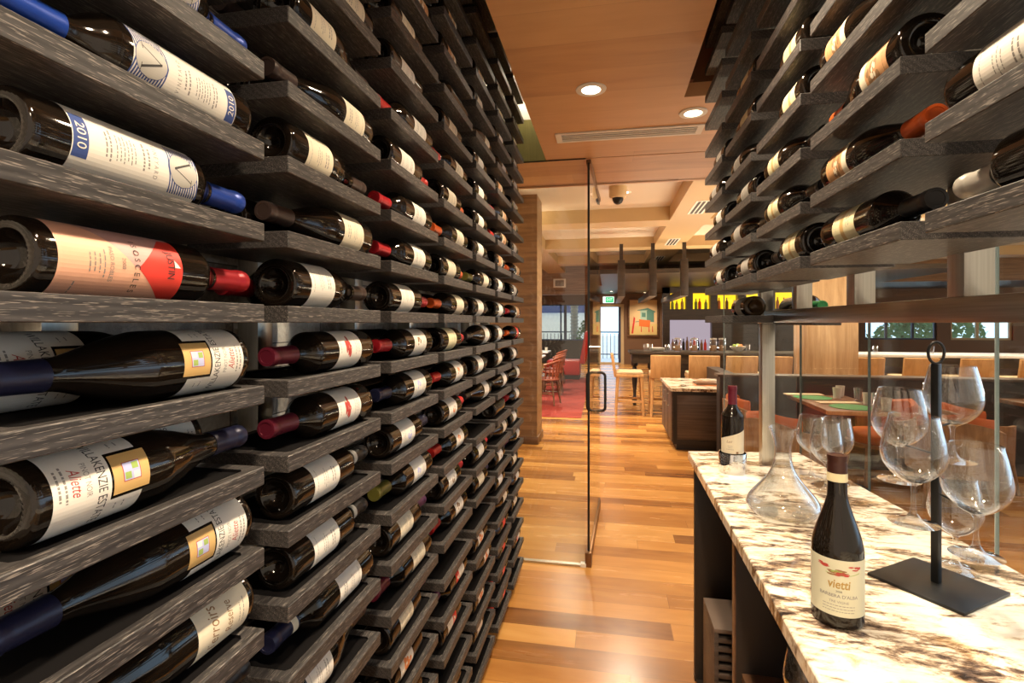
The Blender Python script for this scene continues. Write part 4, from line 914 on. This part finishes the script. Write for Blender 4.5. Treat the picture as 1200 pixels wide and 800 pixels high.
STO = [(.335, 8.40, -PI/2, 'maple bar stool at the end of the bar, turned sideways to the aisle'), (.86, 8.34, 0, 'maple bar stool second from the end of the bar'), (1.42, 8.34, 0, 'maple bar stool third from the end of the bar'), (1.95, 8.34, 0, 'maple bar stool fourth from the end of the bar'),
       (2.42, 8.34, 0, 'maple bar stool just before the maple pillar'), (3.62, 8.34, 0, 'maple bar stool just past the maple pillar'), (4.3, 8.34, 0, 'second maple bar stool past the maple pillar'), (5.0, 8.34, 0, 'third maple bar stool past the maple pillar'), (5.7, 8.34, 0, 'fourth maple bar stool past the maple pillar'), (6.4, 8.34, 0, 'last maple bar stool along the bar')]
for i, (x, y, rz, l) in enumerate(STO):
    o = S0 if i == 0 else tree(S0)
    o.location = (x, y, 0); o.rotation_euler = (0, 0, rz); o['label'] = l
# things on the bar
jm = MB(); jm.lathe([(0, 0), (.055, 0), (.058, .01), (.058, .17), (.05, .19), (.052, .20), (.049, .20), (.047, .188), (.055, .168), (.055, .012), (0, .008)], 24, 'wglass'); jmesh = jm.mesh('jar', 50)
jl = MB(); jl.lathe([(0, .20), (.056, .20), (.056, .222), (0, .226)], 24, 'steel'); jlm = jl.mesh('lid', 40)
jf = MB(); jf.lathe([(0, .010), (.053, .012), (.053, .10), (0, .105)], 20, 'inkn'); jfm = jf.mesh('fill', 40)
for i, x in enumerate((1.15, 1.42, 1.72, 1.86, 2.6)):
    j = thing('storage_jar', ['first glass jar from the end of the bar', 'second glass jar from the end of the bar', 'third glass jar on the bar, close to the fourth', 'fourth glass jar on the bar, close to the third', 'glass jar on the bar beside the maple pillar'][i], 'jar', (x, 8.98, .9705), 0, 'glass jars on the bar')
    link('jar', jmesh, j); link('lid', jlm, j); link('contents', jfm, j)
pm = MB(); pm.lathe([(0, 0), (.07, 0), (.12, .018), (.122, .022), (.115, .022), (.07, .006), (0, .006)], 28, 'ceramic'); plm = pm.mesh('plate', 40)
for i in range(5): tag(link('plate', plm), 'white plate in the stack on the end of the bar', 'plate', 'plates stacked on the bar').location = (.82, 9.0, .9705+i*.0085)
cm_ = MB(); cm_.lathe([(0, 0), (.03, 0), (.038, .10), (.036, .10), (.028, .004), (0, .004)], 20, 'ceramic'); cupm = cm_.mesh('cup', 40)
gm_ = MB(); gm_.lathe([(0, .002), (.028, 0), (.036, .12), (.0345, .12), (.027, .008), (0, .006)], 20, 'wglass'); tum = gm_.mesh('tumbler', 40)
for i, x in enumerate((.62, .70, .98, 1.02, 2.1, 2.25, 3.5, 4.1, 4.9)):
    tag(link('tumbler', tum), 'clear tumbler standing on the long dark bar', 'glass', 'tumblers on the bar').location = (x, 8.85+.05*(i % 3), .9705)
b = MB(); b.lathe([(0, 0), (.05, 0), (.12, .07), (.125, .09), (.118, .09), (.045, .01), (0, .01)], 28, 'ceramic'); o = link('fruit_bowl', b.mesh('bowl', 40)); o.location = (2.12, 9.05, .9705); tag(o, 'white bowl on the bar left of the maple pillar', 'bowl')
for i, (dx, dy, dz, c) in enumerate(((0, 0, .11, 'green_ink'), (.05, .03, .10, 'inko'), (-.05, .02, .10, 'green_ink'), (.0, -.05, .10, 'gold'))):
    b = MB(); b.lathe([(0, -.035), (.02, -.029), (.035, 0), (.02, .029), (0, .033)], 14, c); o = link('fruit', b.mesh('fruit', 60)); o.location = (2.12+dx, 9.05+dy, .9705+dz-.01)
    tag(o, ['green fruit on top of the bowl on the bar', 'orange fruit in the bowl on the bar', 'green fruit at the side of the bowl on the bar', 'yellow fruit at the front of the bowl on the bar'][i], 'fruit')

# ------------------------------------------------------------------ service cabinet beyond the glass
sc_ = thing('service_cabinet', 'low dark service cabinet with granite top standing in the walkway', 'cabinet', (1.02, 6.60, 0))
b = MB(); b.prism([(-.32, -.56), (.40, -.56), (.40, .60), (-.32, .60)], .672, .705, 'granite'); link('granite_top', b.mesh('sct', 20), sc_)
b = MB(); b.box(-.285, .38, -.53, .58, .07, .672, 'cab', .003); link('body', b.mesh('scb', 30), sc_)
b = MB(); b.box(-.25, .36, -.49, .55, 0, .07, 'dark'); link('plinth', b.mesh('scp', 0), sc_)
b = MB(); b.box(-.29, .385, -.538, -.53, .07, .12, 'dark'); b.box(-.29, .385, -.538, -.53, .63, .672, 'dark'); b.box(-.29, -.25, -.538, -.53, .12, .63, 'dark'); b.box(.345, .385, -.538, -.53, .12, .63, 'dark'); link('end_frame', b.mesh('scf', 0), sc_)
for k in range(3):
    y0 = -.50+k*.36
    b = MB(); b.box(-.303, -.285, y0, y0+.34, .09, .655, 'cab', .003); dr = link('door', b.mesh('scd', 30), sc_)
    b = MB(); b.tube([(-.303, y0+.30, .46), (-.328, y0+.30, .46), (-.328, y0+.30, .60), (-.303, y0+.30, .60)], .006, 'steel', 8); link('handle', b.mesh('sch', 40), dr)
for i in range(3):
    b = MB(); b.box(-.14, .14, -.10, .10, 0, .012, 'walnut' if i else 'inko', .002); o = link('menu', b.mesh('menu', 30)); o.location = (1.16, 6.45, .7055+i*.0125); o.rotation_euler = (0, 0, .06*i)
    tag(o, ['bottom menu in the small stack on the service cabinet', 'middle menu in the small stack on the service cabinet', 'top menu in the small stack on the service cabinet'][i], 'menu')
# half wall of the booths, maple pillar
b = MB(); b.box(1.14, 8.5, 5.62, 5.78, 0, .89, 'banquette'); b.box(1.12, 8.5, 5.60, 5.80, .89, .915, 'cab', .003); b.box(1.44, 1.60, 5.80, 8.0, 0, .80, 'banquette'); struct('wall_half', b)
b = MB(); b.box(2.66, 3.30, 7.6, 8.1, 0, 2.98, 'pillar', .003); struct('wall_pillar', b)

# ------------------------------------------------------------------ booth tables and orange chairs
def booth_table(x, y, lx, ly, label):
    r = thing('booth_table', label, 'table', (x, y, 0), 0, 'wood tables along the half wall')
    b = MB(); b.box(-lx/2, lx/2, -ly/2, ly/2, .715, .75, 'walnut', .004); b.box(-lx/2-.002, lx/2+.002, -ly/2-.002, -ly/2+.03, .716, .749, 'lightwood', .003); link('tabletop', b.mesh('btt', 30), r)
    b = MB(); b.lathe([(0, 0), (.24, 0), (.24, .015), (.04, .03), (.04, .715), (0, .715)], 20, 'black'); link('pedestal', b.mesh('ped', 40), r); return r
TB = [(1.98, 4.95, .52, .95), (3.95, 5.15, .8, .7)]
for (x, y, a, c), l in zip(TB, ('wood booth table with cups beside the steel post', 'wood booth table farthest along the half wall')): booth_table(x, y, a, c, l)
def barrel():
    r = thing('tub_chair', 'x', 'chair', (0, 0, 0), 0, 'orange tub chairs at the booth tables')
    b = MB(); R = .29; vs = []; fs = []; n = 18
    for i in range(n+1):
        a = PI*(-.08)+PI*1.16*i/n; top = .70 - .10*abs(math.cos(a))**2
        for rr, zz in ((R-.012, .28), (R+.012, .28), (R+.022, top), (R-.004, top)): vs.append((rr*math.cos(a), -rr*math.sin(a), zz))
    for i in range(n):
        for k in range(4): fs.append((4*i+k, 4*i+(k+1) % 4, 4*i+4+(k+1) % 4, 4*i+4+k))
    fs += [(0, 1, 2, 3)[::-1], tuple(4*n+k for k in range(4))]
    b.add(vs, fs, 'lightwood' if False else 'walnutl'); link('shell', b.mesh('bsh', 40), r)
    b = MB(); vs = []; fs = []
    for i in range(n+1):
        a = PI*.16+PI*.68*i/n; top = .76-.05*abs(math.cos(a))
        for rr, zz in ((R-.07, .45), (R-.018, .45), (R-.010, top-.02), (R-.03, top), (R-.065, top-.02)): vs.append((rr*math.cos(a), -rr*math.sin(a), zz))
    for i in range(n):
        for k in range(5): fs.append((5*i+k, 5*i+(k+1) % 5, 5*i+5+(k+1) % 5, 5*i+5+k))
    fs += [(0, 1, 2, 3, 4)[::-1], tuple(5*n+k for k in range(5))]
    b.add(vs, fs, 'orangefab'); link('backrest', b.mesh('bbk', 50), r)
    b = MB(); b.lathe([(0, .36), (.24, .36), (.255, .38), (.255, .43), (.23, .455), (0, .462)], 28, 'orangefab'); link('seat', b.mesh('bse', 50), r)
    b = MB(); b.lathe([(0, .33), (.27, .33), (.27, .36), (0, .36)], 28, 'walnutl'); link('seat_frame', b.mesh('bsf', 40), r)
    for x in (-1, 1):
        for y in (-1, 1):
            b = MB(); b.tube([(x*.17, y*.17, .34), (x*.21, y*.21, 0)], .02, 'walnutl', 8, False, [.024, .015]); link('leg', b.mesh('blg', 40), r)
    return r
M['walnutl'] = solid_wood('tan_walnut', 2, [(.3, (.20, .10, .045)), (.7, (.36, .20, .09))], 18, .45, None, 2, True)
C0 = barrel()
CH = [(1.43, 5.36, -PI/2, 'orange tub chair tucked behind the steel post'), (1.40, 4.48, -.9, 'orange tub chair just past the steel post, drawn up to its table'), (2.46, 5.26, PI/2, 'orange tub chair facing the first booth table from behind the iron stand'), (2.70, 4.66, -.35, 'orange tub chair seen from behind between the hung wine glasses'),
      (3.12, 5.14, -PI/2+.3, 'orange tub chair with wooden back beside the bright glass joint'), (3.72, 4.46, 0, 'orange tub chair in front of the farthest booth table')]
for i, (x, y, rz, l) in enumerate(CH):
    o = C0 if i == 0 else tree(C0); o.location = (x, y, 0); o.rotation_euler = (0, 0, rz); o['label'] = l
b = MB(); b.lathe([(0, 0), (.16, 0), (.16, .004), (0, .004)], 32, 'greenmat'); gmm = b.mesh('mat', 30)
b = MB(); b.box(-.17, .17, -.05, .05, 0, .012, 'napkin', .004); npm = b.mesh('napkin', 30)
TS = [(1.88, 5.22), (1.98, 4.68), (3.80, 5.0), (4.12, 5.3)]
for i, (x, y) in enumerate(TS):
    w = ['at the back of the first booth table', 'at the front of the first booth table', 'at the front of the farthest booth table', 'at the back of the farthest booth table'][i]
    tag(link('placemat', gmm), f'round green placemat {w}', 'placemat', 'green placemats').location = (x, y, .7505)
    o = tag(link('napkin', npm), f'folded linen napkin lying beside the green placemat {w}', 'napkin', 'linen napkins'); o.location = (x-.02, y+.205 if i in (1, 2) else y+.17, .7505); o.rotation_euler = (0, 0, .1)
for i, (x, y) in enumerate(((2.08, 5.20), (2.17, 5.36), (2.18, 4.86), (2.18, 4.56))):
    tag(link('cup', cupm), ['white cup behind the first green placemat', 'white cup standing at the back corner of the first table', 'white cup beside the tumblers on the first table', 'white cup on the front corner of the first table'][i], 'cup', 'white cups on the booth tables').location = (x, y, .7505)
for i, (x, y) in enumerate(((2.19, 4.72), (2.19, 5.05), (3.7, 5.25))):
    tag(link('tumbler', tum), ['clear tumbler between two cups on the first booth table', 'clear tumbler at the edge of the first booth table', 'clear tumbler on the farthest booth table'][i], 'glass', 'tumblers on the booth tables').location = (x, y, .7505)

# ------------------------------------------------------------------ dining area on the red rug
b = MB(); b.prism([(-5.5, 7.72), (-.40, 7.83), (-.47, 13.6), (-5.5, 13.6)], .0005, .008, 'rug'); tag(link('rug', b.mesh('rug', 0)), 'red rug under the dining tables beyond the wood pier', 'rug')
b = MB(); b.prism([(-.395, 7.83), (-.18, 8.55), (-.40, 13.6), (-.465, 13.6)], .0004, .004, 'ext_white'); 
def dtable(x, y, label):
    r = thing('dining_table', label, 'table', (x, y, .008), 0, 'white-topped dining tables')
    b = MB(); b.box(-.40, .40, -.40, .40, .72, .75, 'whitecloth', .004); link('tabletop', b.mesh('dtt', 30), r)
    b = MB(); b.lathe([(0, 0), (.24, 0), (.24, .015), (.04, .03), (.04, .72), (0, .72)], 20, 'black'); link('pedestal', b.mesh('dpd', 40), r); return r
DT = [(-1.62, 9.0), (-1.72, 10.6), (-1.80, 12.4)]
for (x, y), l in zip(DT, ('white-topped dining table nearest the wood pier', 'white-topped dining table in the middle of the red rug', 'white-topped dining table closest to the back window')): dtable(x, y, l)
def windsor():
    r = thing('windsor_chair', 'x', 'chair', (0, 0, 0), 0, 'red windsor chairs at the dining tables')
    b = MB(); b.lathe([(0, .43), (.20, .43), (.215, .445), (.205, .465), (0, .455)], 24, 'redwood'); link('seat', b.mesh('wse', 40), r)
    b = MB(); b.tube([(.24*math.cos(a), -.02-.23*math.sin(a), .70+.08*math.sin(a)) for a in [PI*i/14 for i in range(15)]], .022, 'redwood', 8); link('back_rail', b.mesh('wbr', 50), r)
    for i in range(9):
        a = PI*(.04+.92*i/8); b = MB(); b.tube([(.185*math.cos(a), -.01-.175*math.sin(a), .455), (.235*math.cos(a), -.02-.225*math.sin(a), .70+.08*math.sin(a))], .009, 'redwood', 6); link('spindle', b.mesh('wsp', 50), r)
    for x in (-1, 1):
        for y in (-1, 1):
            b = MB(); b.tube([(x*.13, y*.13, .44), (x*.19, y*.19, 0)], .016, 'walnut', 8, False, [.019, .013]); link('leg', b.mesh('wlg', 50), r)
    b = MB(); b.tube([(-.165, 0, .20), (.165, 0, .20)], .010, 'walnut', 6); b.tube([(-.165, -.165, .2), (-.165, .165, .2)], .010, 'walnut', 6); b.tube([(.165, -.165, .2), (.165, .165, .2)], .010, 'walnut', 6); link('stretcher', b.mesh('wst', 50), r)
    return r
W0 = windsor()
WC = [(-1.06, 9.05, -PI/2-.2, 'red windsor chair nearest the wood pier, side on to the aisle'), (-1.55, 8.42, 0, 'red windsor chair with its back to the aisle at the nearest dining table'), (-1.10, 10.35, -PI/2, 'red windsor chair at the aisle side of the middle dining table'), (-1.16, 11.0, -PI/2, 'second red windsor chair along the middle dining table'), (-1.22, 12.3, -PI/2, 'red windsor chair at the aisle side of the farthest dining table')]
for i, (x, y, rz, l) in enumerate(WC):
    o = W0 if i == 0 else tree(W0); o.location = (x, y, .008); o.rotation_euler = (0, 0, rz+PI if False else rz+(PI if abs(rz) > 1 else 0)); o['label'] = l
for i, (x, y) in enumerate(((-1.45, 8.95), (-1.75, 9.1), (-1.5, 10.6), (-1.9, 10.7), (-1.6, 12.4), (-2.0, 12.4))):
    tag(link('tumbler', tum), 'small tumbler on a white-topped dining table', 'glass', 'tumblers on the dining tables').location = (x, y, .7585)
    tag(link('cup', cupm), 'white cup on a white-topped dining table', 'cup', 'white cups on the dining tables').location = (x+.14, y-.13, .7585)
rb = thing('red_booth', 'red leather booth seat with tall curved back at the rug edge', 'booth seat', (-1.0, 13.4, .008))
b = MB(); b.box(-.55, .30, -.35, .35, .1, .48, 'redfab', .05); link('seat', b.mesh('rbs', 40), rb)
b = MB(); M4 = Matrix.Translation((.30, 0, .40)) @ Matrix.Rotation(math.radians(10), 4, 'Y'); b.box(-.02, .14, -.38, .38, 0, .85, 'redfab', .06, M4); link('backrest', b.mesh('rbb', 40), rb)
b = MB(); b.box(-.5, .28, -.32, .32, 0, .1, 'dark'); link('base', b.mesh('rbp', 30), rb)

# ------------------------------------------------------------------ daylight, world, camera
w = bpy.data.worlds.new('World'); sc.world = w; w.use_nodes = True
wt = w.node_tree; bg = wt.nodes['Background']   # bright pale sky ahead, an added warm fill behind, standing for an unseen lobby
tc = wt.nodes.new('ShaderNodeTexCoord'); sx = wt.nodes.new('ShaderNodeSeparateXYZ'); wt.links.new(tc.outputs['Generated'], sx.inputs[0])
mr = wt.nodes.new('ShaderNodeMapRange'); mr.inputs['From Min'].default_value = -.25; mr.inputs['From Max'].default_value = .15; wt.links.new(sx.outputs[1], mr.inputs['Value'])
mx = wt.nodes.new('ShaderNodeMix'); mx.data_type = 'RGBA'; mx.inputs[6].default_value = (.9, .72, .55, 1); mx.inputs[7].default_value = (1.35, 1.8, 2.35, 1)
wt.links.new(mr.outputs[0], mx.inputs[0]); wt.links.new(mx.outputs[2], bg.inputs[0]); bg.inputs[1].default_value = 1.0
cd = bpy.data.cameras.new('Camera'); cd.sensor_width = 36; cd.lens = 18.0; cd.shift_y = -22/1200; cd.clip_start = .02; cd.clip_end = 200
co = bpy.data.objects.new('Camera', cd); COL.objects.link(co); co.location = (0, 0, EYE); co.rotation_euler = (PI/2, 0, math.atan(.1875)); sc.camera = co
sc.view_settings.view_transform = 'Standard'; sc.view_settings.look = 'None'; sc.view_settings.exposure = 0.0; sc.view_settings.gamma = 1; sc.view_settings.use_curve_mapping = False
sc.cycles.transparent_max_bounces = 24; sc.cycles.max_bounces = 10; sc.cycles.diffuse_bounces = 4; sc.cycles.glossy_bounces = 4
sc.cycles.sample_clamp_indirect = 6.0
sc.cycles.use_denoising = True
